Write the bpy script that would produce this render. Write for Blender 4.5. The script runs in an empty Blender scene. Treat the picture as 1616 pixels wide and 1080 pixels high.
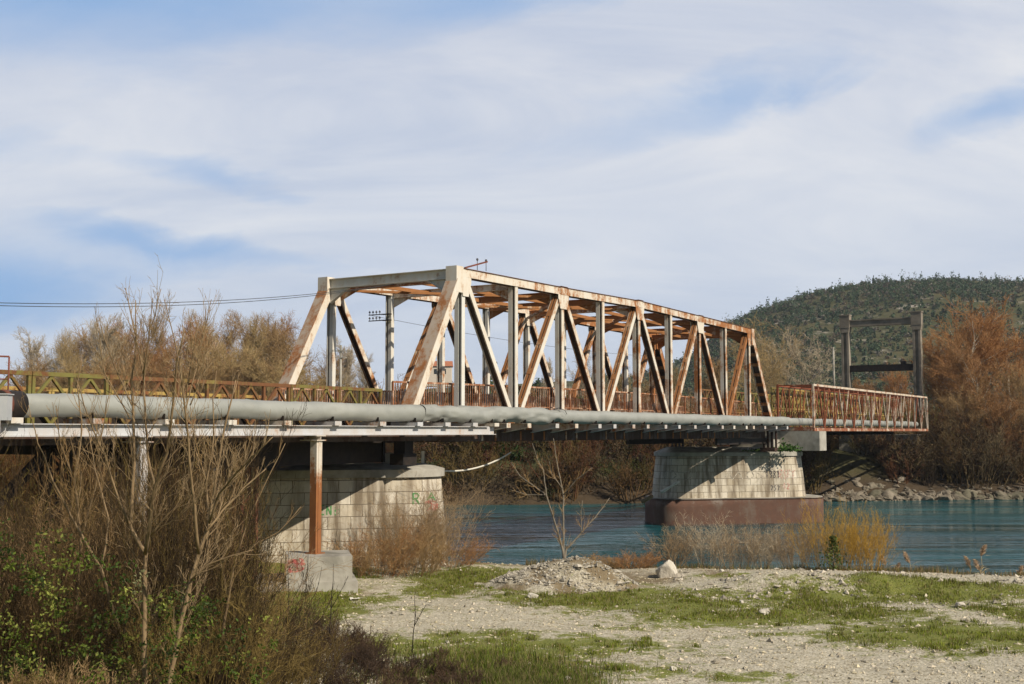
import bpy, math, random
import numpy as np
from mathutils import Vector, Matrix, Quaternion

rng = np.random.default_rng(7)
random.seed(7)
C = bpy.context.scene.collection
R = math.radians

# ------------------------------------------------------------------ frame
# world: X right, Y away, Z up, the photographer's eye at the origin.
F_PX, PITCH = 1850.0, R(4.36)
CP, SP = math.cos(PITCH), math.sin(PITCH)
TH = math.atan2(.521, .8535)              # bridge heading
DX, DY = math.sin(TH), math.cos(TH)
B0 = Vector((-2.04, 45.5, 0))             # first upper node of the near truss
BROT = math.atan2(DY, DX)
WATER = -6.0

def B(s, y, z):
    """bridge coordinates (along, across, up) -> world"""
    return Vector((B0.x + DX*s - DY*y, B0.y + DY*s + DX*y, z))

def ray(px, py):
    x, y = px-808, 540-py
    return Vector((x, F_PX*CP - y*SP, F_PX*SP + y*CP))

def at(px, py, D):
    r = ray(px, py)
    return r * (D / r.y)

# ------------------------------------------------------------------ noise
def _hash(ix, iy, seed):
    h = (ix.astype(np.int64)*374761393 + iy.astype(np.int64)*668265263 + seed*1442695041) & 0x7fffffff
    h = ((h ^ (h >> 13)) * 1274126177) & 0x7fffffff
    return ((h ^ (h >> 16)) & 0xffff) / 65535.0

def vnoise(x, y, seed=0):
    x = np.asarray(x, float); y = np.asarray(y, float)
    ix, iy = np.floor(x), np.floor(y)
    fx, fy = x-ix, y-iy
    fx = fx*fx*(3-2*fx); fy = fy*fy*(3-2*fy)
    a = _hash(ix, iy, seed); b = _hash(ix+1, iy, seed)
    c = _hash(ix, iy+1, seed); d = _hash(ix+1, iy+1, seed)
    return (a*(1-fx)+b*fx)*(1-fy) + (c*(1-fx)+d*fx)*fy

def fbm(x, y, seed=0, oct=4):
    x = np.asarray(x, float); y = np.asarray(y, float)
    s = 0; a = .5; t = 0
    for o in range(oct):
        s = s + a*vnoise(x*2**o, y*2**o, seed+o*17); t += a; a *= .5
    return s/t

def sstep(a, b, x):
    t = np.clip((np.asarray(x, float)-a)/(b-a), 0, 1)
    return t*t*(3-2*t)

# ------------------------------------------------------------------ terrain heights
def crest(X):
    X = np.asarray(X, float)
    right = np.interp(X, [-1, 13, 20, 60, 400], [43.6, 40.6, 39.4, 33, 20])
    return np.where(X < -1, np.interp(X, [-400, -40, -14, -7, -1], [60, 58, 56, 48, 43.6]), right)

def h_near(X, D):
    X = np.asarray(X, float); D = np.asarray(D, float)
    z = -4.85 + .16*np.maximum(0, 22-D) + .24*(fbm(X*.35, D*.35, 3)-.5) + .09*(fbm(X*1.5, D*1.5, 5)-.5)
    z = z + .55*sstep(-4, -12, X)*sstep(30, 44, D)
    c = crest(X)
    z = z + .22*np.exp(-((D-(c-2.2))/1.6)**2)*sstep(3, 6, X)
    z = z + .42*np.exp(-((D-(c-5.0))/1.0)**2)*sstep(4.5, 8, X)*fbm(X*.5, D*.3, 9)*1.6
    z = z - (z+8.0)*sstep(0, 5.5, D-c-.35*(fbm(X*.8, D*.2, 21)-.5))
    return z

def waterline(X):
    return 97 + .17*np.clip(np.asarray(X, float), -120, 160)

RIDGE_X = [-1500, -420, -250, -120, -60, -20, 30, 73, 95, 110, 129, 148, 179, 205, 224, 262, 306, 420, 700, 1500]
RIDGE_Z = [4, 12, 16, 19, 21, 23, 25, 26, 33, 42, 58, 67, 77, 81, 84, 87, 85, 90, 75, 40]

def h_far(X, D):
    X = np.asarray(X, float); D = np.asarray(D, float)
    w = waterline(X); e = D-w
    z = np.interp(e, [-6, -1, 0, 2, 6, 14, 40, 160], [-9, -6.6, -5.9, -4.9, -2.8, -1.2, .3, 3.0])
    z = z + .5*(fbm(X*.2, D*.2, 31)-.5)*sstep(0, 4, e)
    rz = np.interp(X*700/np.maximum(D, 350), RIDGE_X, RIDGE_Z)
    f = sstep(300, 720, D)**.85
    hump = rz*f
    hump = hump + 9*(fbm(X*.02, D*.02, 41)-.5)*f*sstep(720, 600, D)
    back = sstep(720, 1500, D)
    z = z + hump*(1-back*.8)
    return z

def gpoint(px, py):
    r = ray(px, py)
    D = 8.0
    while D < 60:
        p = r*(D/r.y)
        if p.z <= float(h_near(p.x, D)): break
        D += .05
    p = r*(D/r.y)
    return Vector((p.x, p.y, float(h_near(p.x, p.y))))

# ------------------------------------------------------------------ scene helpers
def tag(o, label=None, cat=None, group=None, kind=None):
    if label: o['label'] = label
    if cat: o['category'] = cat
    if group: o['group'] = group
    if kind: o['kind'] = kind
    return o

def thing(name, label, cat, loc=(0, 0, 0), rz=0, group=None):
    o = bpy.data.objects.new(name, None); C.objects.link(o)
    o.empty_display_size = .3
    o.location = loc; o.rotation_euler = (0, 0, rz)
    return tag(o, label, cat, group)

def link_mesh(name, me, mats, parent=None):
    o = bpy.data.objects.new(name, me); C.objects.link(o)
    for m in (mats if isinstance(mats, (list, tuple)) else [mats]):
        me.materials.append(m)
    if parent is not None: o.parent = parent
    return o

def copy_thing(root, loc=None, rz=None, sc=None):
    r = root.copy(); C.objects.link(r)
    if loc is not None: r.location = loc
    if rz is not None: r.rotation_euler = (0, 0, rz)
    if sc is not None: r.scale = sc if isinstance(sc, tuple) else (sc, sc, sc)
    for ch in list(root.children):
        c = ch.copy(); C.objects.link(c); c.parent = r
        for g in list(ch.children):
            d = g.copy(); C.objects.link(d); d.parent = c
    return r

class MB:
    """collects boxes, bars, tubes and plates for ONE mesh"""
    def __init__(self, o=(0, 0, 0)):
        self.v = []; self.f = []; self.m = []; self.sm = []; self.o = Vector(o)
    def add(self, vs, fs, mi=0, smooth=False):
        n = len(self.v)
        self.v += [tuple(Vector(p)-self.o) for p in vs]
        for f in fs:
            self.f.append(tuple(i+n for i in f)); self.m.append(mi); self.sm.append(smooth)
    def box(self, a, b, mi=0):
        x0, y0, z0 = a; x1, y1, z1 = b
        v = [(x0,y0,z0),(x1,y0,z0),(x1,y1,z0),(x0,y1,z0),(x0,y0,z1),(x1,y0,z1),(x1,y1,z1),(x0,y1,z1)]
        self.add(v, [(3,2,1,0),(4,5,6,7),(0,1,5,4),(1,2,6,5),(2,3,7,6),(3,0,4,7)], mi)
    def bar(self, A, Bp, u0, u1, v0, v1, side=(0, 1, 0), mi=0):
        """bar from A to Bp; section spans u along side, v along (axis x side)"""
        A = Vector(A); Bp = Vector(Bp); ax = (Bp-A).normalized()
        s = Vector(side); s = (s-ax*s.dot(ax)).normalized(); w = s.cross(ax)
        if w.z < -1e-6 or (abs(w.z) <= 1e-6 and w.x > 0): w = -w
        v = []
        for P in (A, Bp):
            for (u, q) in ((u0, v0), (u1, v0), (u1, v1), (u0, v1)):
                v.append(P+s*u+w*q)
        self.add(v, [(0,1,2,3),(7,6,5,4),(0,4,5,1),(1,5,6,2),(2,6,7,3),(3,7,4,0)], mi)
    def poly(self, pts, d, mi=0):
        """prism of a planar outline pushed along the vector d"""
        n = len(pts); d = Vector(d)
        v = [Vector(p) for p in pts]+[Vector(p)+d for p in pts]
        f = [tuple(range(n-1, -1, -1)), tuple(range(n, 2*n))]
        f += [(i, (i+1) % n, (i+1) % n+n, i+n) for i in range(n)]
        self.add(v, f, mi)
    def tube(self, pts, rad, k=8, mi=0, smooth=True, caps=True):
        pts = [Vector(p) for p in pts]; n = len(pts)
        rad = rad if isinstance(rad, (list, tuple)) else [rad]*n
        v = []; prev = None
        for i, p in enumerate(pts):
            t = (pts[min(i+1, n-1)]-pts[max(i-1, 0)]).normalized()
            if prev is None:
                a = Vector((0, 0, 1)) if abs(t.z) < .9 else Vector((1, 0, 0))
                prev = (a-t*a.dot(t)).normalized()
            else:
                prev = (prev-t*prev.dot(t)).normalized()
            w = t.cross(prev)
            for j in range(k):
                g = 2*math.pi*j/k
                v.append(p+(prev*math.cos(g)+w*math.sin(g))*rad[i])
        f = []
        for i in range(n-1):
            for j in range(k):
                f.append((i*k+j, i*k+(j+1) % k, (i+1)*k+(j+1) % k, (i+1)*k+j))
        if caps:
            f.append(tuple(range(k-1, -1, -1))); f.append(tuple(range((n-1)*k, n*k)))
        self.add(v, f, mi, smooth)
    def build(self, name, mats, parent=None, recalc=True):
        me = bpy.data.meshes.new(name)
        me.from_pydata(self.v, [], self.f)
        me.polygons.foreach_set('material_index', self.m)
        me.polygons.foreach_set('use_smooth', self.sm)
        me.update()
        if recalc:
            import bmesh
            bm = bmesh.new(); bm.from_mesh(me)
            bmesh.ops.recalc_face_normals(bm, faces=bm.faces); bm.to_mesh(me); bm.free()
        return link_mesh(name, me, mats, parent)

def np_mesh(name, V, Fq, mats, parent=None, col=None, smooth=False, matidx=None):
    """fast mesh from arrays; Fq is (n,3) or (n,4); col is per-vertex rgb"""
    V = np.ascontiguousarray(V, np.float32); Fq = np.ascontiguousarray(Fq, np.int32)
    me = bpy.data.meshes.new(name)
    nf, k = Fq.shape
    me.vertices.add(len(V)); me.vertices.foreach_set('co', V.ravel())
    me.loops.add(nf*k); me.loops.foreach_set('vertex_index', Fq.ravel())
    me.polygons.add(nf)
    me.polygons.foreach_set('loop_start', np.arange(0, nf*k, k, dtype=np.int32))
    me.polygons.foreach_set('use_smooth', np.full(nf, bool(smooth)))
    if matidx is not None: me.polygons.foreach_set('material_index', np.asarray(matidx, np.int32))
    if col is not None:
        a = me.attributes.new('Col', 'FLOAT_COLOR', 'POINT')
        c = np.ones((len(V), 4), np.float32); c[:, :3] = col
        a.data.foreach_set('color', c.ravel())
    me.update(calc_edges=True); me.validate()
    return link_mesh(name, me, mats, parent)

# ------------------------------------------------------------------ materials
def mat_base(name):
    m = bpy.data.materials.new(name); m.use_nodes = True
    nt = m.node_tree
    for n in list(nt.nodes): nt.nodes.remove(n)
    out = nt.nodes.new('ShaderNodeOutputMaterial'); bs = nt.nodes.new('ShaderNodeBsdfPrincipled')
    nt.links.new(bs.outputs[0], out.inputs[0])
    return m, nt, bs

def N(nt, typ, **kw):
    n = nt.nodes.new(typ)
    for k, v in kw.items():
        if k in n.inputs: n.inputs[k].default_value = v
        else: setattr(n, k, v)
    return n

def noise(nt, vec, scale, detail=6, rough=.6, dist=0):
    n = N(nt, 'ShaderNodeTexNoise', Scale=scale, Detail=detail, Roughness=rough, Distortion=dist)
    nt.links.new(vec, n.inputs['Vector']); return n.outputs[0]

def mapping(nt, vec, sc):
    n = nt.nodes.new('ShaderNodeMapping'); n.inputs['Scale'].default_value = sc
    nt.links.new(vec, n.inputs[0]); return n.outputs[0]

def ramp(nt, fac, stops):
    n = nt.nodes.new('ShaderNodeValToRGB'); e = n.color_ramp.elements
    while len(e) < len(stops): e.new(.5)
    for el, (p, c) in zip(e, stops):
        el.position = p; el.color = (c, c, c, 1) if not isinstance(c, tuple) else (*c, 1)
    nt.links.new(fac, n.inputs[0]); return n.outputs[0]

def mix(nt, fac, a, b, mode='MIX'):
    n = nt.nodes.new('ShaderNodeMix'); n.data_type = 'RGBA'; n.blend_type = mode
    for sock, v in ((n.inputs[0], fac), (n.inputs[6], a), (n.inputs[7], b)):
        if isinstance(v, (tuple, list)): sock.default_value = (*v, 1) if len(v) == 3 else v
        elif isinstance(v, (int, float)): sock.default_value = v
        else: nt.links.new(v, sock)
    return n.outputs[2]

def math_n(nt, op, a, b=None, c=None):
    n = nt.nodes.new('ShaderNodeMath'); n.operation = op
    for i, v in enumerate((a, b, c)):
        if v is None: continue
        if isinstance(v, (int, float)): n.inputs[i].default_value = v
        else: nt.links.new(v, n.inputs[i])
    return n.outputs[0]

def bump(nt, bs, h, strength, dist=.02):
    n = nt.nodes.new('ShaderNodeBump'); n.inputs['Strength'].default_value = strength
    n.inputs['Distance'].default_value = dist
    nt.links.new(h, n.inputs['Height']); nt.links.new(n.outputs[0], bs.inputs['Normal'])

def pos(nt):
    return nt.nodes.new('ShaderNodeNewGeometry').outputs['Position']

def mat_rust(name, paint, amount, rough=.62, rusts=((.40, .155, .04), (.20, .08, .032)), dirt=.28, scale=1.0, grad=None, gax=1):
    """painted steel with rust breaking through; amount 0..1; grad=(y0,y1,extra) adds rust towards the far end"""
    m, nt, bs = mat_base(name); P = pos(nt)
    n1 = noise(nt, P, 1.1*scale, 9, .68, .3)
    n2 = noise(nt, mapping(nt, P, (5*scale, 5*scale, .7*scale)), 1.0, 6, .6)
    n3 = noise(nt, P, 14*scale, 4, .6)
    oi = nt.nodes.new('ShaderNodeObjectInfo').outputs['Random']
    f = math_n(nt, 'ADD', math_n(nt, 'MULTIPLY', n1, .62), math_n(nt, 'MULTIPLY', n2, .30))
    f = math_n(nt, 'ADD', f, math_n(nt, 'MULTIPLY', n3, .16))
    f = math_n(nt, 'ADD', f, math_n(nt, 'MULTIPLY', math_n(nt, 'SUBTRACT', oi, .5), .10))
    if grad:
        sx = nt.nodes.new('ShaderNodeSeparateXYZ'); nt.links.new(P, sx.inputs[0])
        mr = nt.nodes.new('ShaderNodeMapRange')
        mr.inputs[1].default_value = grad[0]; mr.inputs[2].default_value = grad[1]
        mr.inputs[3].default_value = 0; mr.inputs[4].default_value = grad[2]
        nt.links.new(sx.outputs[gax], mr.inputs[0]); f = math_n(nt, 'ADD', f, mr.outputs[0])
    t = .80-.52*amount
    msk = ramp(nt, f, [(max(t-.05, 0), 0), (min(t+.05, 1), 1)])
    halo = ramp(nt, f, [(max(t-.20, 0), 0), (min(t+.02, 1), 1)])
    rc = mix(nt, noise(nt, P, 4.5*scale, 6, .6), rusts[0], rusts[1])
    pc = mix(nt, math_n(nt, 'MULTIPLY', n1, dirt), paint, tuple(c*.45 for c in paint))
    pc = mix(nt, math_n(nt, 'MULTIPLY', halo, .5), pc, (paint[0]*.82, paint[1]*.6, paint[2]*.38))
    nt.links.new(mix(nt, msk, pc, rc), bs.inputs['Base Color'])
    nt.links.new(math_n(nt, 'MULTIPLY_ADD', msk, .9-rough, rough), bs.inputs['Roughness'])
    bump(nt, bs, math_n(nt, 'ADD', n3, msk), .25, .006)
    return m

def mat_noise(name, c1, c2, scale=3, rough=.85, bumps=.4, bd=.02, c3=None, stretch=None, spec=.3):
    m, nt, bs = mat_base(name); P = pos(nt)
    V = mapping(nt, P, stretch) if stretch else P
    n1 = noise(nt, V, scale, 9, .62, .2)
    col = mix(nt, ramp(nt, n1, [(.32, 0), (.68, 1)]), c1, c2)
    if c3:
        col = mix(nt, ramp(nt, noise(nt, P, scale*.23, 7, .6, .4), [(.50, 0), (.62, 1)]), col, c3)
    nt.links.new(col, bs.inputs['Base Color'])
    bs.inputs['Roughness'].default_value = rough; bs.inputs['Specular IOR Level'].default_value = spec
    bump(nt, bs, noise(nt, P, scale*5, 6, .65), bumps, bd)
    return m

def mat_plant(name, c1, c2, rough=.8, trans=0, attr=False):
    """twigs and leaves: hue varies per object and along the plant"""
    m, nt, bs = mat_base(name)
    oi = nt.nodes.new('ShaderNodeObjectInfo').outputs['Random']
    P = pos(nt)
    f = math_n(nt, 'ADD', math_n(nt, 'MULTIPLY', oi, .5), math_n(nt, 'MULTIPLY', noise(nt, P, .7, 4, .6), .55))
    col = mix(nt, f, c1, c2)
    if attr:
        a = nt.nodes.new('ShaderNodeAttribute'); a.attribute_name = 'Col'
        col = a.outputs['Color']
    nt.links.new(col, bs.inputs['Base Color'])
    bs.inputs['Roughness'].default_value = rough; bs.inputs['Specular IOR Level'].default_value = .2
    if trans:
        tr = nt.nodes.new('ShaderNodeBsdfTranslucent'); nt.links.new(col, tr.inputs[0])
        ms = nt.nodes.new('ShaderNodeMixShader'); ms.inputs[0].default_value = trans
        out = [n for n in nt.nodes if n.type == 'OUTPUT_MATERIAL'][0]
        nt.links.new(bs.outputs[0], ms.inputs[1]); nt.links.new(tr.outputs[0], ms.inputs[2])
        nt.links.new(ms.outputs[0], out.inputs[0])
    return m

M = {}
WHITE = (.70, .675, .61)
GR = (47, 74, .13)
M['paint'] = mat_rust('paint_weathered', WHITE, .34, grad=(50, 76, .12))
M['paint_clean'] = mat_rust('paint_clean', (.68, .68, .64), .20, grad=(48, 80, .22))
M['paint_rusty'] = mat_rust('paint_rusty', WHITE, .50, grad=(44, 70, .10))
M['rust'] = mat_rust('rust_heavy', (.58, .46, .33), .70, rusts=((.37, .155, .045), (.20, .085, .03)))
M['rust_and_shade'] = mat_rust('rust_and_shade', (.085, .065, .055), .5, rusts=((.075, .034, .02), (.035, .02, .015)))  # dark rust; also the near-black infill painting shade inside hollow members
M['top_plate_dark'] = mat_rust('top_plate_dark', (.20, .14, .11), .62, rusts=((.17, .07, .03), (.07, .035, .022)))  # darker brown for the plates along the top chord
M['post_plate'] = mat_rust('post_plate', (.50, .43, .36), .44, dirt=.6, grad=(44, 70, .1))
M['white_steel'] = mat_rust('white_girder_paint', (.53, .54, .56), .32, dirt=.5)
M['column_rust'] = mat_rust('column_rust', (.62, .60, .55), .40, rusts=((.30, .115, .03), (.17, .06, .025)), scale=1.2)
M['column_foot'] = mat_rust('column_foot_rust', (.62, .60, .55), .16, rusts=((.33, .135, .038), (.19, .065, .025)), grad=(.3, -3.6, .36), gax=2)
M['bailey_green'] = mat_rust('panel_green', (.20, .19, .045), .44, rusts=((.20, .07, .02), (.09, .04, .02)), dirt=.8, scale=1.6)
M['bailey_rust'] = mat_rust('panel_rust', (.22, .19, .05), .60, rusts=((.20, .08, .026), (.10, .045, .02)), scale=1.6)
M['bailey_yellow'] = mat_rust('panel_yellow', (.42, .31, .09), .42, rusts=((.24, .09, .03), (.12, .05, .02)), scale=1.6)
M['lattice_white'] = mat_rust('lattice_paint', (.64, .58, .50), .50, rusts=((.30, .09, .03), (.16, .05, .025)), scale=1.2)
M['lattice_rust'] = mat_rust('lattice_rust', (.55, .40, .30), .74, rusts=((.29, .075, .025), (.15, .045, .02)), scale=1.2)
M['caisson'] = mat_rust('caisson_steel', (.14, .105, .085), .60, rusts=((.14, .066, .042), (.075, .042, .030)), dirt=.5, scale=.6)
M['red_steel'] = mat_rust('red_lead_steel', (.20, .055, .03), .5, rusts=((.16, .05, .03), (.09, .035, .02)))
M['rail'] = mat_rust('railing_rust', (.60, .48, .40), .62, rusts=((.30, .115, .045), (.18, .07, .03)), scale=2)
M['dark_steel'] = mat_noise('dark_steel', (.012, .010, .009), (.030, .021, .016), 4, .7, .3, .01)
M['timber'] = mat_noise('deck_timber', (.10, .075, .05), (.19, .15, .11), 5, .9, .5, .01, stretch=(1, 1, 1))
M['concrete'] = mat_noise('concrete', (.30, .28, .24), (.42, .40, .35), 2.2, .9, .4, .015, c3=(.20, .19, .16))
M['old_concrete'] = mat_noise('old_concrete', (.20, .17, .135), (.30, .265, .215), 1.2, .92, .5, .03, c3=(.15, .13, .105))
M['cable'] = mat_noise('cable_sheath', (.03, .03, .032), (.05, .05, .05), 5, .6, .1)
M['hose'] = mat_noise('hose', (.55, .52, .45), (.66, .63, .56), 5, .7, .1)
M['glass_dark'] = mat_noise('insulator_ceramic', (.05, .05, .055), (.10, .10, .11), 9, .3, .1)
M['box_grey'] = mat_noise('box_grey', (.40, .42, .44), (.46, .47, .48), 3, .5, .1, .005)
M['rock'] = mat_noise('pale_limestone', (.46, .42, .35), (.62, .58, .50), 2.6, .9, .7, .04, c3=(.36, .31, .25))
M['bank_rock'] = mat_noise('bank_limestone', (.12, .10, .075), (.26, .225, .175), .9, .92, .7, .08, c3=(.12, .11, .075))
M['gravel'] = mat_plant('gravel_stone', (0, 0, 0), (0, 0, 0), .9, attr=True)
M['grass'] = mat_plant('grass_blades', (0, 0, 0), (0, 0, 0), .75, trans=.3, attr=True)
M['brush'] = mat_plant('brush_twigs', (0, 0, 0), (0, 0, 0), .85, attr=True)
M['leafcol'] = mat_plant('leaves_mixed', (0, 0, 0), (0, 0, 0), .6, trans=.25, attr=True)
M['bark_grey'] = mat_noise('bark_grey', (.12, .10, .075), (.23, .20, .155), 6, .9, .5, .01)
M['bark_pale'] = mat_noise('bark_pale', (.30, .26, .20), (.44, .39, .31), 3, .9, .4, .02)
M['bark_tan'] = mat_noise('bark_tan', (.165, .11, .058), (.27, .19, .105), 9, .85, .5, .006, stretch=(1, 1, .4))
M['twig_brown'] = mat_plant('twig_brown', (.25, .165, .08), (.35, .225, .10))
M['twig_olive'] = mat_plant('twig_olive', (.30, .22, .105), (.40, .285, .13))
M['twig_grey'] = mat_plant('twig_grey', (.36, .30, .215), (.46, .38, .27))
M['twig_orange'] = mat_plant('twig_orange', (.31, .15, .06), (.40, .20, .075))
M['twig_yellow'] = mat_plant('twig_yellow', (.36, .21, .03), (.46, .28, .05))
M['twig_red'] = mat_plant('twig_red', (.26, .14, .06), (.35, .185, .075))
M['twig_tan'] = mat_plant('twig_tan', (.26, .18, .10), (.36, .26, .15))
M['leaf_dark'] = mat_plant('leaf_dark', (.025, .05, .018), (.05, .085, .028), .6)
M['plume'] = mat_plant('reed_plume', (.42, .29, .18), (.52, .38, .25), .9)
M['reed'] = mat_plant('reed_stem', (.36, .28, .15), (.46, .36, .2), .8)
M['roof'] = mat_noise('roof_tiles', (.34, .12, .06), (.42, .17, .09), 2, .9, .3)
M['plaster'] = mat_noise('house_plaster', (.55, .48, .40), (.62, .55, .46), 2, .9, .2)
M['window_dark'] = mat_noise('window_dark', (.02, .025, .03), (.04, .045, .05), 2, .2, 0)

def mat_stone_masonry():
    m, nt, bs = mat_base('pier_masonry')
    uv = nt.nodes.new('ShaderNodeUVMap').outputs[0]; P = pos(nt)
    br = nt.nodes.new('ShaderNodeTexBrick')
    wn = N(nt, 'ShaderNodeTexNoise', Scale=1.7, Detail=5, Roughness=.7); nt.links.new(P, wn.inputs['Vector'])
    va = nt.nodes.new('ShaderNodeVectorMath'); va.operation = 'MULTIPLY_ADD'; va.inputs[1].default_value = (.10, .055, 0)
    nt.links.new(wn.outputs['Color'], va.inputs[0]); nt.links.new(uv, va.inputs[2]); nt.links.new(va.outputs[0], br.inputs['Vector'])
    br.inputs['Scale'].default_value = 1; br.inputs['Mortar Size'].default_value = .014
    br.inputs['Mortar Smooth'].default_value = .3
    br.inputs['Brick Width'].default_value = .82; br.inputs['Row Height'].default_value = .43
    br.inputs['Color1'].default_value = (.64, .58, .48, 1); br.inputs['Color2'].default_value = (.47, .40, .29, 1)
    br.inputs['Mortar'].default_value = (.14, .12, .09, 1)
    n1 = noise(nt, P, 1.3, 9, .65, .3)
    col = mix(nt, ramp(nt, n1, [(.35, 0), (.7, 1)]), br.outputs[0], (.60, .57, .50), 'MIX')
    col = mix(nt, .5, br.outputs[0], col)
    st = ramp(nt, noise(nt, mapping(nt, P, (2.2, 2.2, .22)), 1, 6, .6), [(.42, 0), (.62, .9)])
    col = mix(nt, st, col, (.15, .112, .072))
    lich = ramp(nt, noise(nt, P, 5, 8, .7), [(.54, 0), (.70, .65)])
    col = mix(nt, lich, col, (.30, .245, .16))
    nt.links.new(mix(nt, ramp(nt, br.outputs[1], [(.2, 0), (.9, 1)]), col, (.15, .12, .085)), bs.inputs['Base Color'])
    bs.inputs['Roughness'].default_value = .92
    h = math_n(nt, 'SUBTRACT', noise(nt, P, 9, 8, .7), math_n(nt, 'MULTIPLY', br.outputs[1], 1.2))
    bump(nt, bs, h, .6, .03)
    return m
M['masonry'] = mat_stone_masonry()

def mat_pipe():
    m, nt, bs = mat_base('pipe_jacket'); P = pos(nt)
    n1 = noise(nt, P, .9, 8, .6, .2)
    col = mix(nt, ramp(nt, n1, [(.35, 0), (.65, 1)]), (.265, .272, .25), (.34, .347, .318))
    st = ramp(nt, noise(nt, P, 3.5, 8, .7), [(.60, 0), (.72, .55)])
    col = mix(nt, st, col, (.24, .20, .15))
    nt.links.new(col, bs.inputs['Base Color'])
    bs.inputs['Roughness'].default_value = .55; bs.inputs['Metallic'].default_value = .15
    bump(nt, bs, noise(nt, P, 5, 5, .6), .15, .02)
    return m
M['pipe'] = mat_pipe()

def mat_paint(name, c, wear):
    m, nt, bs = mat_base(name); P = pos(nt)
    f = ramp(nt, noise(nt, P, 9, 6, .7), [(wear-.08, 0), (wear+.08, 1)])
    nt.links.new(mix(nt, f, c, (.48, .43, .35)), bs.inputs['Base Color'])
    bs.inputs['Roughness'].default_value = .8
    return m
M['g_green'] = mat_paint('spray_green', (.07, .22, .07), .62)
M['g_red'] = mat_paint('spray_red', (.45, .10, .09), .52)
M['g_black'] = mat_paint('spray_black', (.05, .045, .045), .60)
M['g_faint'] = mat_paint('spray_faded_black', (.13, .115, .095), .47)
M['g_pink'] = mat_paint('spray_faded_red', (.42, .16, .13), .47)

def mat_ground():
    m, nt, bs = mat_base('gravel_flat'); P = pos(nt)
    a = nt.nodes.new('ShaderNodeAttribute'); a.attribute_name = 'Col'
    sx = nt.nodes.new('ShaderNodeSeparateColor'); nt.links.new(a.outputs['Color'], sx.inputs[0])
    vo = nt.nodes.new('ShaderNodeTexVoronoi'); vo.inputs['Scale'].default_value = 16
    nt.links.new(P, vo.inputs['Vector'])
    vo2 = nt.nodes.new('ShaderNodeTexVoronoi'); vo2.inputs['Scale'].default_value = 38
    nt.links.new(P, vo2.inputs['Vector'])
    bw = nt.nodes.new('ShaderNodeRGBToBW'); nt.links.new(vo.outputs['Color'], bw.inputs[0])
    bw2 = nt.nodes.new('ShaderNodeRGBToBW'); nt.links.new(vo2.outputs['Color'], bw2.inputs[0])
    s = math_n(nt, 'ADD', math_n(nt, 'MULTIPLY', bw.outputs[0], .5), math_n(nt, 'MULTIPLY', bw2.outputs[0], .5))
    grav = mix(nt, ramp(nt, s, [(.2, 0), (.8, 1)]), (.28, .25, .18), (.56, .515, .41))
    soil = mix(nt, noise(nt, P, 2.5, 8, .7), (.13, .095, .055), (.25, .20, .125))
    moss = mix(nt, ramp(nt, noise(nt, P, 9, 10, .8), [(.36, 0), (.64, 1)]), (.085, .115, .012), (.19, .195, .028))
    nf = noise(nt, P, 2.4, 10, .75, .4)
    g = math_n(nt, 'ADD', sx.outputs[1], math_n(nt, 'MULTIPLY', math_n(nt, 'SUBTRACT', nf, .5), 2.3))
    d = math_n(nt, 'ADD', sx.outputs[0], math_n(nt, 'MULTIPLY', math_n(nt, 'SUBTRACT', noise(nt, P, 1.1, 9, .7), .5), 1.0))
    col = mix(nt, ramp(nt, d, [(.42, 0), (.66, 1)]), grav, soil)
    col = mix(nt, ramp(nt, g, [(.38, 0), (.62, .92)]), col, moss)
    col = mix(nt, ramp(nt, noise(nt, mapping(nt, P, (1, 2.2, 1)), 1.3, 10, .8, .5), [(.52, 0), (.66, .75)]), col, (.19, .15, .085))
    nt.links.new(col, bs.inputs['Base Color']); bs.inputs['Roughness'].default_value = .95
    bs.inputs['Specular IOR Level'].default_value = .15
    h = math_n(nt, 'ADD', math_n(nt, 'MULTIPLY', vo.outputs['Distance'], -1.0), noise(nt, P, 5, 6, .7))
    bump(nt, bs, h, .5, .035)
    return m
M['ground'] = mat_ground()

def mat_land():
    m, nt, bs = mat_base('far_land'); P = pos(nt)
    n1 = noise(nt, P, .05, 9, .65); n2 = noise(nt, P, .4, 8, .7)
    col = mix(nt, ramp(nt, n1, [(.4, 0), (.62, 1)]), (.060, .064, .030), (.10, .088, .045))
    col = mix(nt, ramp(nt, n2, [(.45, 0), (.65, .7)]), col, (.045, .055, .022))
    rk = ramp(nt, noise(nt, mapping(nt, P, (.6, .6, 3)), .09, 9, .75, .4), [(.575, 0), (.63, 1)])
    sx = nt.nodes.new('ShaderNodeSeparateXYZ'); nt.links.new(P, sx.inputs[0])
    hi = nt.nodes.new('ShaderNodeMapRange'); hi.inputs[1].default_value = 8; hi.inputs[2].default_value = 22
    nt.links.new(sx.outputs[2], hi.inputs[0])
    col = mix(nt, math_n(nt, 'MULTIPLY', rk, hi.outputs[0]), col, (.36, .32, .27))
    lo = nt.nodes.new('ShaderNodeMapRange'); lo.inputs[1].default_value = -2.8; lo.inputs[2].default_value = -4.6
    nt.links.new(sx.outputs[2], lo.inputs[0]); col = mix(nt, lo.outputs[0], col, mix(nt, n2, (.035, .026, .017), (.10, .075, .05)))
    nt.links.new(col, bs.inputs['Base Color']); bs.inputs['Roughness'].default_value = 1
    bs.inputs['Specular IOR Level'].default_value = .05
    bump(nt, bs, n2, .6, .5)
    return m
M['land'] = mat_land()

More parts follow.
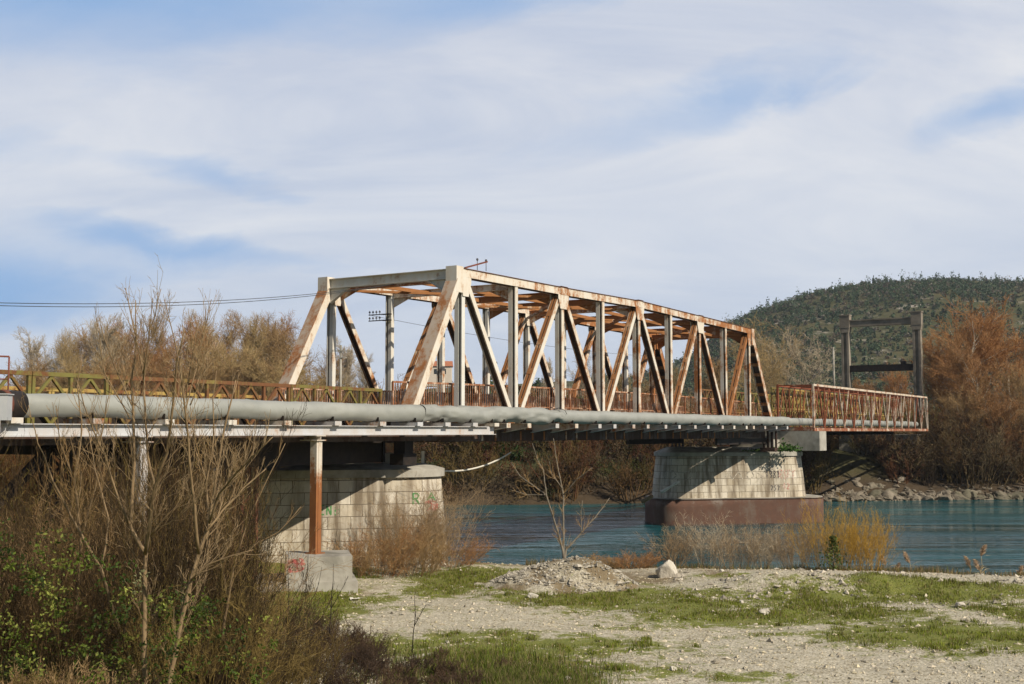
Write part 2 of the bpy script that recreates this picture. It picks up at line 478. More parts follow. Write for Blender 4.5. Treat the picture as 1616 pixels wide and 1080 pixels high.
def mat_water():
    m, nt, bs = mat_base('river_water'); P = pos(nt)
    Q = mapping(nt, P, (.22, 1.0, 1))
    n1 = noise(nt, Q, .55, 5, .55, .3); n2 = noise(nt, mapping(nt, P, (.35, 1.1, 1)), 2.6, 4, .55, .2)
    n3 = noise(nt, mapping(nt, P, (.12, .5, 1)), .28, 3, .5, .4)
    col = mix(nt, ramp(nt, n3, [(.35, 0), (.7, 1)]), (.006, .060, .073), (.012, .094, .104))
    nt.links.new(col, bs.inputs['Base Color'])
    pt = ramp(nt, noise(nt, mapping(nt, P, (.035, .22, 1)), 1.0, 6, .6, .6), [(.40, 0), (.60, 1)])
    nt.links.new(math_n(nt, 'MULTIPLY_ADD', pt, .12, .05), bs.inputs['Roughness']); bs.inputs['IOR'].default_value = 1.33
    h = math_n(nt, 'ADD', math_n(nt, 'MULTIPLY', n1, 1.0), math_n(nt, 'MULTIPLY', n2, .28))
    h = math_n(nt, 'ADD', h, math_n(nt, 'MULTIPLY', n3, .8))
    h = math_n(nt, 'MULTIPLY', h, math_n(nt, 'MULTIPLY_ADD', pt, 1.1, .35))
    bump(nt, bs, h, .6, .30)
    return m
M['water'] = mat_water()

# ================================================================== SETTING
def grid_mesh(name, xs, ys, hfun, mat, colfun=None):
    X, Y = np.meshgrid(xs, ys)
    Z = hfun(X, Y)
    V = np.stack([X.ravel(), Y.ravel(), Z.ravel()], 1)
    nx, ny = len(xs), len(ys)
    i = np.arange(nx*ny).reshape(ny, nx)
    Fq = np.stack([i[:-1, :-1].ravel(), i[:-1, 1:].ravel(), i[1:, 1:].ravel(), i[1:, :-1].ravel()], 1)
    col = colfun(X.ravel(), Y.ravel()) if colfun else None
    o = np_mesh(name, V, Fq, mat, col=col, smooth=True)
    o['kind'] = 'structure'
    return o

# patches of green on the gravel flat: centre and half size, measured on the ground
def patch(px, py, rx, ry, w=1.0):
    c = gpoint(px, py); f = gpoint(px, py-ry); n = gpoint(px, py+ry)
    return (c.x, c.y, rx/1850*c.y, max(.3, abs(f.y-n.y)/2), w)
GREENS = [patch(*a) for a in [
    (740, 915, 75, 16, 1.0), (700, 930, 60, 10, .8), (940, 945, 120, 15, 1.0), (880, 935, 40, 10, .9), (1060, 950, 60, 12, .7),
    (1180, 975, 180, 12, .85), (1330, 970, 120, 12, .8), (1500, 1000, 170, 18, .95), (1590, 965, 60, 18, .7),
    (1480, 922, 110, 9, 1.0), (1260, 948, 90, 14, .75), (1360, 945, 60, 10, .6), (1150, 908, 60, 5, .5), (1130, 938, 40, 6, .6),
    (1080, 955, 110, 8, .8), (720, 1005, 140, 9, .55), (640, 1020, 90, 14, .75), (860, 1022, 190, 14, .75), (790, 1050, 120, 22, 1.0),
    (480, 965, 70, 22, 1.0), (470, 945, 60, 12, .9), (1170, 1072, 90, 7, .5), (1000, 990, 90, 5, .45), (1290, 1000, 160, 6, .45),
    (600, 945, 40, 6, .6), (1010, 1012, 110, 5, .4), (1540, 1032, 120, 6, .4), (980, 1058, 120, 10, .5), (640, 960, 50, 5, .4)]]
SOILS = [patch(*a) for a in [
    (880, 1050, 140, 12, .7), (960, 1060, 120, 10, .6), (1250, 935, 160, 14, .55), (1500, 960, 110, 12, .5), (1010, 915, 70, 12, .9),
    (1120, 905, 80, 6, .7), (520, 935, 90, 16, .8), (1590, 975, 60, 16, .5), (900, 960, 120, 6, .35), (1330, 985, 120, 8, .3)]]

def field(P, X, D):
    f = np.zeros_like(X)
    for (cx, cy, rx, ry, w) in P:
        f = np.maximum(f, w*np.exp(-(((X-cx)/(rx*1.15))**2+((D-cy)/(ry*1.25))**2)*.75))
    return f

def green_f(X, D):
    g = field(GREENS, X, D)
    g = np.maximum(g, .75*sstep(-3.0, -6.5, X))
    g = np.maximum(g, .7*sstep(20, 15, D))
    n_ = .5*fbm(X*.9, D*1.5, 201)+.5*fbm(X*2.6, D*4.2, 202)
    return np.clip(g*(.62+1.0*n_)+.40*(n_-.28), 0, 1)
def soil_f(X, D):
    s = field(SOILS, X, D)
    s = np.maximum(s, .9*sstep(-5.5, -8, X))
    s = np.maximum(s, .8*sstep(-1.5, .5, D-crest(X)))
    s = np.maximum(s, .9*sstep(21, 16, D)*sstep(-1, -4, X))
    return s*.85

xs = np.unique(np.concatenate([[-600, -300, -150, -80, -50], np.arange(-34, 34, .22), [50, 80, 150, 300, 600]]))
ys = np.unique(np.concatenate([[-300, -120, -50, -20], np.arange(-8, 64, .22), [66]]))
def gcol(X, D):
    c = np.zeros((len(X), 3), np.float32); c[:, 0] = soil_f(X, D); c[:, 1] = green_f(X, D); return c
grid_mesh('ground', xs, ys, h_near, M['ground'], gcol)

xs = np.unique(np.concatenate([[-1500, -900, -500], np.arange(-320, -90, 14), np.arange(-90, 90, 1.6), np.arange(90, 460, 7), [600, 900, 1500]]))
ys = np.unique(np.concatenate([np.arange(70, 135, 1.2), np.arange(135, 330, 8), np.arange(330, 780, 8), [850, 1000, 1300, 1800, 2600]]))
grid_mesh('terrain', xs, ys, h_far, M['land'])

wb = MB(); wb.add([(-1500, 30, WATER), (1500, 30, WATER), (1500, 400, WATER), (-1500, 400, WATER)], [(0, 1, 2, 3)])
tag(wb.build('river', M['water'], recalc=False), kind='structure')

# ================================================================== TRUSS BRIDGE
W = 6.46
def zt(s): return float(np.interp(s, [-1, 0, 8, 16, 24, 32, 33], [6.35, 6.35, 6.44, 6.60, 6.50, 6.40, 6.40]))
o0 = (16, 3.23, 0)
truss = thing('truss_bridge', 'tall white and rusty steel truss bridge with overhead bracing between the stone piers', 'bridge',
              B(*o0), BROT)
def tm(): return MB(o0)

for y in (0, W):
    near = (y == 0)
    m = tm()
    ns = [-.12, 8, 16, 24, 32.62]
    for a, b in zip(ns[:-1], ns[1:]):
        A = (a, y, zt(a)-.182); Bq = (b, y, zt(b)-.182)
        m.bar(A, Bq, -.21, -.17, -.16, .16, mi=0); m.bar(A, Bq, .17, .21, -.16, .16, mi=0)
        m.bar(A, Bq, -.25, .25, .16, .185, mi=1)
        m.bar(A, Bq, -.17, -.06, -.16, -.135, mi=1); m.bar(A, Bq, .06, .17, -.16, -.135, mi=1)
    for s in (8, 16, 24): m.box((s-.28, y-.235, zt(s)-.345), (s+.28, y-.212, zt(s)-.03), 0); m.box((s-.30, y-.28, zt(s)+.008), (s+.30, y+.28, zt(s)+.03), 1)
    m.build('top_chord', [M['paint'], M['top_plate_dark']], truss)
    m = tm(); m.bar((-3.6, y, .24), (36.0, y, .24), -.20, .20, -.18, .18)
    m.bar((-3.6, y, .24), (36.0, y, .24), -.25, .25, -.205, -.18, mi=1)
    m.build('bottom_chord', [M['paint_rusty'], M['rust_and_shade']], truss)
    # inclined end posts: side plates, cover plate above, open below with batten plates
    for (s0, s1) in ((-.38, -3.55), (32.48, 36.0)):
        m = tm(); A = Vector((s0, y, zt(0)-.55)); Bq = Vector((s1, y, .30))
        m.bar(A, Bq, -.25, -.205, -.17, .17, mi=0); m.bar(A, Bq, .205, .25, -.17, .17, mi=0)
        m.bar(A, Bq, -.27, .27, .17, .195, mi=1)
        m.bar(A, Bq, -.203, .203, .02, .165, mi=3)  # dark fill: shade inside the post put into the colour
        L = (Bq-A).length
        for k in range(9):
            t0 = (k+.35)/9; P = A.lerp(Bq, t0); Q = A.lerp(Bq, t0+.22/L)
            m.bar(P, Q, -.203, .203, -.168, -.150, mi=2)
        sg = -1 if s0 < 10 else 1
        a, b = sorted((s0-.26*sg*0+sg*.22, s0-sg*.26))
        m.box((a, y-.255, zt(0)-.98), (b, y+.255, zt(0)+.04), 0)
        m.build('end_post', [M['paint'], M['post_plate'], M['rust'], M['rust_and_shade']], truss)
    for i in range(9):
        s = 4.0*i; m = tm(); A = (s, y, .42); Bq = (s, y, zt(s)-.345)
        mt = 1 if i > 1 and near else 0
        if near:
            m.bar(A, Bq, -.02, .175, -.11, .11, mi=0); m.bar(A, Bq, -.175, -.125, -.11, .11, mi=mt)
            m.bar(A, Bq, -.125, -.02, -.10, .0, mi=2)  # web coloured near black to paint the shade in the slot
        else:
            m.bar(A, Bq, -.16, .02, -.105, .105, mi=0); m.bar(A, Bq, .12, .165, -.105, .105, mi=0)
            m.bar(A, Bq, .02, .12, -.10, .0, mi=2)  # far truss: slot shade painted on the web likewise
        m.build('vertical_post', [M['paint_clean'], M['paint'], M['rust_and_shade']], truss)
    for i in range(0, 9, 2):
        for dr in (-1, 1):
            j = i+dr
            if j < 0 or j > 8: continue
            A = Vector((4*i+.30*dr, y, zt(4*i)-.52)); Bq = Vector((4*j-.16*dr, y, .45))
            m = tm()
            m.bar(A, Bq, -.165, -.145, -.112, .112, mi=0); m.bar(A, Bq, .145, .165, -.112, .112, mi=0)
            m.bar(A, Bq, -.145, -.035, .092, .112, mi=1); m.bar(A, Bq, .035, .145, .092, .112, mi=1)
            m.bar(A, Bq, -.145, -.105, -.112, -.094, mi=1); m.bar(A, Bq, .105, .145, -.112, -.094, mi=1)
            m.bar(A, Bq, -.143, .143, -.03, .09, mi=2)  # dark infill bar added to paint the shade inside the open trough
            L = (Bq-A).length
            for k in range(4):
                t0 = .12+k*.24; m.bar(A.lerp(Bq, t0), A.lerp(Bq, t0+.3/L), -.143, .143, .114, .124, mi=1)
            m.build('diagonal', [M['paint'], M['rust'] if dr < 0 else M['paint_rusty'], M['rust_and_shade']], truss)
    for i in range(0, 9, 2):
        m = tm(); s = 4*i; z = zt(s)
        w0, w1 = (.48, .30)
        out = [(-w0, -.345), (w0, -.345), (w0, -.50), (w1, -.98), (-w1, -.98), (-w0, -.52)]
        if i == 0: out = [(-.10, -.345), (w0, -.345), (w0, -.55), (w1, -1.10), (-.10, -1.10)]
        if i == 8: out = [(-w0, -.345), (.10, -.345), (.10, -1.10), (-w1, -1.10), (-w0, -.55)]
        for yy in (y-.222, y+.20): m.poly([(s+a, yy, z+b) for a, b in out], (0, .022, 0))
        m.build('gusset_plate', M['paint'], truss)

def ibeam(m, y0, y1, s, z0, z1, w=.10, mi=0):
    m.box((s-.012, y0, z0+.02), (s+.012, y1, z1-.02), mi)
    m.box((s-w, y0, z1-.02), (s+w, y1, z1), mi); m.box((s-w, y0, z0), (s+w, y1, z0+.02), mi)
for k, s in enumerate((-.36, 32.4)):
    m = tm(); z = zt(0)
    ibeam(m, .26, W-.26, s, z-.44, z-.04, .13)
    for y0, sg in ((.257, 1), (W-.257, -1)):
        m.poly([(s-.02, y0, z-.445), (s-.02, y0+sg*.95, z-.445), (s-.02, y0, z-1.05)], (.04, 0, 0))
        m.poly([(s-.10, y0+sg*.97, z-.45), (s-.10, y0+sg*.92, z-.45), (s-.10, y0, z-1.06), (s-.10, y0, z-1.0)], (.2, 0, 0))
    m.build('portal_beam', M['paint_clean'] if k == 0 else M['rust'], truss)
for i in range(9):
    s = 4.0*i + (.35 if i == 0 else -.35 if i == 8 else 0); z = zt(s)-.06
    m = tm(); ibeam(m, .22, W-.22, s, z-.40, z-.12, .12)
    for y0, sg in ((.215, 1), (W-.215, -1)):
        m.poly([(s-.015, y0, z-.402), (s-.015, y0+sg*1.0, z-.402), (s-.015, y0, z-.82)], (.03, 0, 0))
    m.build('cross_beam', M['paint_rusty'] if i < 2 or i % 3 == 1 else M['rust'], truss)
for i in range(0, 8, 2):
    s0, s1 = 4*i+.3, 4*i+7.7
    for a, b, dz in ((.25, W-.25, 0), (W-.25, .25, .13)):
        m = tm(); A = (s0, a, zt(s0)-.48+dz-.10); Bq = (s1, b, zt(s1)-.48+dz-.10)
        m.bar(A, Bq, -.07, .07, -.05, .05, side=(0, 1, 0)); m.build('lateral_brace', M['rust'] if dz else M['paint_rusty'], truss)
for yy in (2.2, 4.3):
    m = tm(); m.bar((.5, yy, zt(0)-.36), (16, yy, zt(16)-.36), -.05, .05, -.08, .08); m.bar((16, yy, zt(16)-.36), (31.6, yy, zt(32)-.36), -.05, .05, -.08, .08)
    m.build('overhead_stringer', M['rust'], truss)
# floor
for i in range(-1, 10):
    s = 4.0*i if 0 <= i <= 8 else (-3.3 if i < 0 else 35.7)
    m = tm(); ibeam(m, .26, W-.26, s, -.42, .33, .14); m.build('floor_beam', M['rust_and_shade'], truss)
for yy in (.9, 2.0, 3.2, 4.4, 5.5):
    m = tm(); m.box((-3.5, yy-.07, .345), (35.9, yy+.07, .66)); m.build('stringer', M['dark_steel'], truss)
m = tm()
s = -3.5
while s < 35.9:
    w_ = .20+.03*random.random()
    if random.random() > .06: m.box((s, .26, .668), (s+w_, W-.26, .80+.02*random.random()))
    s += w_+.025
m.build('deck', M['timber'], truss)
m = tm()
for i in range(9):
    for k in (1.0, 2.0, 3.0):
        s = 4*i-4+k
        m.box((s-.06, .22, -.38), (s+.06, .34, .0), 0)
m.box((-3.3, .235, -.40), (35.7, .252, .66), 1)  # fascia strip; its upper part added to stop sun leaking below the deck
m.build('fascia_plate', [M['paint_rusty'], M['rust_and_shade']], truss)
m = tm(); m.box((27.5, .262, -.80), (36.2, .40, -.425)); m.box((27.5, W-.40, -.80), (36.2, W-.262, -.425)); m.build('sun_stop_girder', M['dark_steel'], truss)  # added to block sun leaking under the deck onto the far pier
def railing(m, y, s0, s1, zb, ztop, gap, r, post_every):
    cam = lambda s: .16*(1-((s-16)/19.6)**2)
    n = int((s1-s0)/.5)
    for z, q in ((ztop, .035), (zb, .022)):
        for k in range(n):
            a = s0+(s1-s0)*k/n; b = s0+(s1-s0)*(k+1)/n
            m.bar((a, y, z+cam(a)), (b, y, z+cam(b)), -q, q, -q, q)
    s = s0; k = 0
    while s < s1:
        q = .035 if k % post_every == 0 else r
        m.box((s-q, y-q, zb+cam(s)-(.25 if k % post_every == 0 else 0)), (s+q, y+q, ztop+cam(s)))
        s += gap; k += 1
m = tm(); railing(m, .50, -3.6, 36, .93, 1.80, .16, .011, 12); m.build('railing', M['rail'], truss)
m = tm(); railing(m, 6.02, -3.6, 36, .93, 1.66, .15, .018, 13); tag(m.build('railing', M['rail'], truss), 'pale railing with close uprights')
# cantilever brackets that carry the pipe
br_s = [1.3, 2.9, 5.2, 6.9, 9.1, 10.6, 12.6, 14.2, 16.3, 18.0, 20.1, 21.9, 24.0, 25.8, 27.8, 29.0, 31.0, 33.1, 35.2]
for s in br_s:
    m = tm()
    for ds in (-.045,):
        m.poly([(s-.01, -.21, .30), (s-.01, -1.42, .30), (s-.01, -1.42, .17), (s-.01, -.21, -.04)], (.02, 0, 0))
    m.poly([(s-.13, -.21, -.04), (s-.13, -1.42, .17), (s-.13, -1.42, .155), (s-.13, -.21, -.055)], (.26, 0, 0))
    m.box((s-.13, -1.42, .302), (s+.13, -.21, .318)); m.box((s-.14, -1.445, .14), (s+.14, -1.425, .322))
    m.build('pipe_bracket', M['white_steel'] if random.random() > .3 else M['column_rust'], truss)

# fittings on the truss
def insulator(m, P, h=.16, r=.04):
    P = Vector(P); m.tube([P, P+Vector((0, 0, h*.4)), P+Vector((0, 0, h*.45)), P+Vector((0, 0, h*.75)), P+Vector((0, 0, h*.8)), P+Vector((0, 0, h))],
                          [.012, .012, r, r*.8, r*.5, .01], 8)
t = thing('insulator_rack', 'dark rack of small insulators on two crossarms on a far truss post', 'insulators', B(3.9, W+.2, 4.9), BROT)
m = MB((3.9, W+.2, 4.9))
for z in (4.95, 5.22): m.bar((3.75, W+.26, z), (3.75, W+1.0, z), -.02, .02, -.02, .02, side=(1, 0, 0))
m.box((3.70, W-.2, 4.93), (3.88, W+.28, 4.97)); m.box((3.70, W-.2, 5.20), (3.88, W+.28, 5.24))
m.build('crossarm', M['dark_steel'], t)
for z in (4.97, 5.24):
    for k in range(4):
        m = MB((3.9, W+.2, 4.9)); insulator(m, (3.75, W+.38+k*.19, z), .17, .05); m.build('insulator', M['glass_dark'], t)
t = thing('wire_bracket', 'small rusty arm with two insulator pins on top of the near truss corner', 'bracket', B(.9, 0, 6.4), BROT)
m = MB((.9, 0, 6.4)); m.bar((.35, .0, 6.42), (1.95, -.02, 6.86), -.03, .03, -.03, .03); m.build('arm', M['red_steel'], t)
for s, z in ((1.25, 6.62), (1.9, 6.66)):
    m = MB((.9, 0, 6.4)); m.tube([(s, 0, z-.18), (s, 0, z+.20)], .014, 6); m.tube([(s, 0, z+.19), (s, 0, z+.22), (s, 0, z+.27), (s, 0, z+.30)], [.02, .045, .045, .02], 8)
    m.build('insulator', M['glass_dark'], t)

# ================================================================== PANEL BRIDGES (diamond braced)
def panel_mesh(name, mat):
    m = MB(); L = 2.4; H = 1.46
    for z in (0, H-.11): m.box((0.01, -.06, z), (L-.01, -.015, z+.11)); m.box((.01, .015, z), (L-.01, .06, z+.11))
    for s in (.06, L/2, L-.06): m.box((s-.045, -.045, .112), (s+.045, .045, H-.112))
    zc = H/2
    for c in (L*.25, L*.75):
        w = L*.25-.06
        for (a, b) in (((c, H-.12), (c-w, zc)), ((c, H-.12), (c+w, zc)), ((c-w, zc), (c, .12)), ((c+w, zc), (c, .12))):
            m.bar((a[0], 0, a[1]), (b[0], 0, b[1]), -.036, .036, -.036, .036)
    o = m.build(name, mat); me = o.data; bpy.data.objects.remove(o); return me
PM = {k: panel_mesh('panel_'+k, M['bailey_'+k]) for k in ('green', 'rust', 'yellow')}
def put_panel(parent, org, s, y, z, kind):
    o = bpy.data.objects.new('side_panel', PM[kind]); C.objects.link(o); o.parent = parent
    o.location = (s-org[0], y-org[1], z-org[2]); return o

ob = (-16, 3.2, 0)
ap = thing('panel_bridge', 'low green and rusty panel bridge with diamond bracing, leading onto the truss from the left', 'bridge', B(*ob), BROT)
kinds = ['green', 'green', 'rust', 'rust', 'rust', 'green', 'green', 'green', 'green', 'green', 'rust']
for k in range(11):
    put_panel(ap, ob, -4.4-2.4*(k+1), .40, .06, kinds[k])
    put_panel(ap, ob, -4.4-2.4*(k+1), 5.95, -.10, 'yellow')
    m = MB(ob); ibeam(m, .1, 6.3, -4.4-2.4*k-1.2, -.30, .02, .1); m.build('transom', M['dark_steel'], ap)
for yy in (.75, 1.9, 3.2, 4.5, 5.6):
    m = MB(ob); m.box((-31, yy-.10, .03), (-4.3, yy+.10, .24)); m.build('stringer', M['dark_steel'], ap)
for yy in (1.0, 2.4, 4.0, 5.4):
    m = MB(ob); m.box((-13.2, yy-.14, -1.12), (-3.75, yy+.14, -.31)); m.build('dark_fill_girder', M['dark_steel'], ap)  # dark girders added to make the black zone under the deck
m = MB(ob); m.box((-3.74, .8, -1.12), (-3.62, 5.6, -.10)); m.build('end_diaphragm', M['dark_steel'], ap)
m = MB(ob); s = -31
while s < -4.2:
    w_ = .21+.03*random.random()
    if random.random() > (.20 if s > -12 else .05): m.box((s, .62, .25), (s+w_, 5.75, .34+.015*random.random()))
    s += w_+.03
m.build('deck', M['timber'], ap)
m = MB(ob); m.box((-31, .50, -.34), (-4.3, .53, .40)); m.build('sun_stop_plate', M['dark_steel'], ap)  # plate added to stop sun leaking between pipe and deck
for yy in (1.0, 5.4):
    m = MB(ob); m.box((-31, yy-.09, .36), (-4.3, yy+.09, .58)); m.build('kerb_beam', M['bailey_yellow'], ap)

ob2 = (56, 3.2, 0)
ap2 = thing('panel_bridge', 'yellow-green rusty panel bridge stacked two panels high, beyond the truss towards the far bank', 'bridge', B(*ob2), BROT)
for k in range(14):
    s = 39.0+2.4*k
    for y in (.9, 6.1):
        for j, z in enumerate((.02, 1.52)):
            q = 'rust' if (y > 3 and k < 3) else ('green' if (k+j) % 3 else 'yellow')
            put_panel(ap2, ob2, s, y, z, q)
    m = MB(ob2); ibeam(m, .6, 6.4, s+1.2, -.28, .01, .1); m.build('transom', M['dark_steel'], ap2)
m = MB(ob2); s = 36.2
while s < 73: m.box((s, 1.1, .26), (s+.22, 5.9, .36)); s += .25
m.build('deck', M['timber'], ap2)
for yy in (1.3, 2.6, 4.2, 5.6):
    m = MB(ob2); m.box((36.2, yy-.09, .03), (73, yy+.09, .25)); m.build('stringer', M['dark_steel'], ap2)

# ================================================================== PIPE TRUSS (right)
ol = (55, -1, 0)
lt = thing('pipe_truss', 'box-shaped lattice truss of thin white and rusty bars carrying the pipe past the far pier', 'truss', B(*ol), BROT)
LS0, LS1, LN = 38.25, 72.2, 14
lp = (LS1-LS0)/LN
for fy, top, bot in ((-2.2, M['lattice_white'], M['lattice_rust']), (.2, M['lattice_rust'], M['lattice_rust'])):
    m = MB(ol); m.bar((LS0-.05, fy, 3.05), (LS1, fy, 3.05), -.06, .06, -.07, .07); m.build('top_chord', top, lt)
    m = MB(ol); m.bar((LS0-.05, fy, .12), (LS1, fy, .12), -.07, .07, -.10, .10); m.build('bottom_chord', M['lattice_white'], lt)
    for k in range(LN+1):
        s = LS0+lp*k; q = .065 if k in (0, LN) else .032
        mt = M['lattice_white'] if (k == 0 and fy < 0) or k > 7 else M['lattice_rust']
        m = MB(ol); m.box((s-q, fy-q, .225), (s+q, fy+q, 2.975)); m.build('vertical_post', mt, lt)
        if k < LN:
            for a, b in (((s+.06, .23), (s+lp/2, 2.96)), ((s+lp/2, 2.96), (s+lp-.06, .23))):
                m = MB(ol); m.bar((a[0], fy+.01, a[1]), (b[0], fy+.01, b[1]), -.028, .028, -.042, .042)
                m.build('diagonal', M['lattice_white'] if (k*7+int(a[1])) % 5 < (2 if k < 4 else 3 if k < 9 else 4) else M['lattice_rust'], lt)
for k in range(LN+1):
    s = LS0+lp*k
    m = MB(ol); m.bar((s, -2.13, 3.04), (s, .13, 3.04), -.035, .035, -.04, .04, side=(1, 0, 0)); m.build('cross_beam', M['lattice_rust'], lt)
    m = MB(ol); m.box((s-.07, -2.12, .06), (s+.07, .12, .30)); m.build('pipe_bracket', M['lattice_white'], lt)
    if k < LN:
        m = MB(ol); m.bar((s+.08, -2.1, 3.02), (s+lp-.08, .1, 3.02), -.025, .025, -.025, .025); m.build('lateral_brace', M['lattice_rust'], lt)

# ================================================================== PIPE
PY, PZ, PR = -1.0, .63, .29
op = (20, PY, PZ)
pl = thing('pipeline', 'thick grey clad pipe running the whole length beside the bridge', 'pipe', B(*op), BROT)
def pipe_run(name, s0, s1, r0, mat, dents, step=.14, k=28, seam=2.1):
    n = int((s1-s0)/step)+1
    ss = np.linspace(s0, s1, n); a = np.linspace(0, 2*np.pi, k, endpoint=False)
    S, A = np.meshgrid(ss, a, indexing='ij')
    r = np.full_like(S, r0)
    u = A/(2*np.pi)*6
    r += dents*((fbm(S*.9, u, 61)-.5)*.10 + (fbm(S*2.4+40, u*1.5, 62)-.5)*.035)
    ph = (S/seam) % 1.0
    r += .016*np.exp(-((np.minimum(ph, 1-ph)*seam)/.05)**2)
    sag = .012*np.sin(S*1.3)+.02*(fbm(S*.5, S*0, 63)-.5)
    V = np.stack([S-op[0], r*np.cos(A), r*np.sin(A)+sag], -1).reshape(-1, 3)
    i = np.arange(n*k).reshape(n, k); j = np.roll(i, -1, 1)
    Fq = np.stack([i[:-1].ravel(), j[:-1].ravel(), j[1:].ravel(), i[1:].ravel()], 1)
    return np_mesh(name, V, Fq, mat, pl, smooth=True)
tag(pipe_run('pipe_jacket', -20.2, -4.0, PR, M['pipe'], .7), None)
tag(pipe_run('pipe_jacket', -4.06, 6.0, PR+.012, M['pipe'], 2.6), 'dented grey pipe cladding with a crumpled joint')
pipe_run('pipe_jacket', 5.9, 36.6, PR-.004, M['pipe'], .55)
tag(pipe_run('pipe_jacket', 36.5, 73, PR-.045, M['pipe'], .3), 'slimmer grey pipe inside the lattice')
m = MB(op); m.tube([(-31, PY, PZ), (-20.3, PY, PZ-.02)], PR-.01, 28); m.tube([(-20.75, PY, PZ), (-20.1, PY, PZ)], [PR+.035, PR+.035], 28)
m.tube([(-22.0, PY, PZ), (-21.9, PY, PZ)], [PR+.03, PR+.03], 28)
tag(m.build('pipe_end', M['dark_steel'], pl), 'dark uncovered pipe end')
m = MB(op); m.tube([(-20.62, PY, PZ), (-20.5, PY, PZ)], [PR+.05, PR+.05], 28); m.build('band', M['red_steel'], pl)
for s in [-25, -22.6, -20.5, -18.2, -15.9, -13.6, -11.3, -9.0, -6.7, -4.6, -2.9, -1.1, .4]+br_s:
    m = MB(op); m.box((s-.10, PY-.16, .322), (s+.10, PY+.16, .365)); m.box((s-.015, PY-.22, .36), (s+.015, PY+.22, .45))
    m.box((s-.03, PY-.30, .33), (s-.01, PY-.20, .47)); m.build('saddle', M['dark_steel'], pl)
m = MB(op)
m.tube([(5.75, PY+.05, PZ+.30), (5.85, PY-.15, PZ+.36), (6.1, PY-.30, PZ+.27), (6.22, PY-.345, PZ+.1)], .014, 6); m.build('strap', M['dark_steel'], pl)

og = (-12, -1.0, 0)
gd = thing('pipe_girder', 'long white steel beam under the left half of the pipe, standing on slim columns', 'girder', B(*og), BROT)
m = MB(og); GS0, GS1, GY = -34, .55, -1.22
m.box((GS0, GY-.012, -.10), (GS1, GY+.012, .16)); m.box((GS0, GY-.12, .162), (GS1-.5, GY+.12, .185)); m.box((GS0, GY-.12, -.125), (GS1, GY+.12, -.102))
m.build('beam', M['white_steel'], gd)
m = MB(og); m.box((GS0, -.62, -.34), (GS1, -.595, .16)); m.box((GS0, -.70, .162), (GS1-.5, -.50, .18)); m.build('beam', M['rust_and_shade'], gd)
for s in [-25, -22.6, -20.5, -18.2, -15.9, -13.6, -11.3, -9.0, -6.7, -4.6, -2.9, -1.1, .4]:
    m = MB(og)
    m.poly([(s-.01, -.3, .315), (s-.01, -1.42, .315), (s-.01, -1.42, .20), (s-.01, -.3, .19)], (.02, 0, 0))
    m.box((s-.15, -1.44, .188), (s-.13, -.3, .318)); m.box((s-.15, -1.45, .30), (s+.15, -.3, .319)); m.box((s-.16, -1.47, .187), (s+.16, -1.45, .321))
    m.build('pipe_bracket', M['white_steel'] if random.random() > .3 else M['column_rust'], gd)
for s, zb in ((-9.7, -3.76), (-16.6, -4.5), (-23.6, -4.5)):
    m = MB(og); y = GY+.04
    m.box((s-.13, y-.13, zb), (s-.115, y+.13, -.29)); m.box((s+.115, y-.13, zb), (s+.13, y+.13, -.29)); m.box((s-.115, y-.012, zb), (s+.115, y+.012, -.29))
    m.box((s-.12, y-.125, zb), (s-.02, y-.11, -.29)); m.box((s+.02, y-.125, zb), (s+.12, y-.11, -.29)); m.box((s-.04, y-.14, zb), (s+.04, y-.127, -.29))
    m.box((s-.20, y-.20, -.29), (s+.24, y+.5, -.26)); m.box((s-.012, y-.18, -.26), (s+.012, y+.5, -.13)); m.box((s-.22, y-.2, -.15), (s+.22, y+.5, -.128))
    m.box((s-.22, y-.22, zb-.001), (s+.22, y+.22, zb+.025))
    o = m.build('column', M['column_foot'] if s == -9.7 else M['white_steel'], gd)
    if s == -9.7: o['label'] = 'column rusted red brown from its foot upwards'

cb = B(-9.7, GY+.04, -3.762)
ft = MB((cb.x, cb.y, -5.0)); a0 = R(10)
def rbox(m, cx, cy, hx, hy, z0, z1, ang, mi=0, bevel=0):
    ca, sa = math.cos(ang), math.sin(ang)
    P = [(cx+x*ca-y*sa, cy+x*sa+y*ca) for x, y in ((-hx, -hy), (hx, -hy), (hx, hy), (-hx, hy))]
    m.poly([(x, y, z0) for x, y in P], (0, 0, z1-z0), mi)
ft.o = Vector((0, 0, 0))
t = thing('concrete_footing', 'square concrete block with faded red paint, under the rusty pipe column', 'footing', (cb.x, cb.y, -5.0))
m = MB((cb.x, cb.y, -5.0)); rbox(m, cb.x+.10, cb.y, .98, .95, -4.52, -3.764, R(12)); m.build('block', M['concrete'], t)
m = MB((cb.x, cb.y, -5.0)); rbox(m, cb.x-.3, cb.y+.2, 1.5, 1.3, -5.3, -4.515, R(12)); m.build('base_slab', M['concrete'], t)

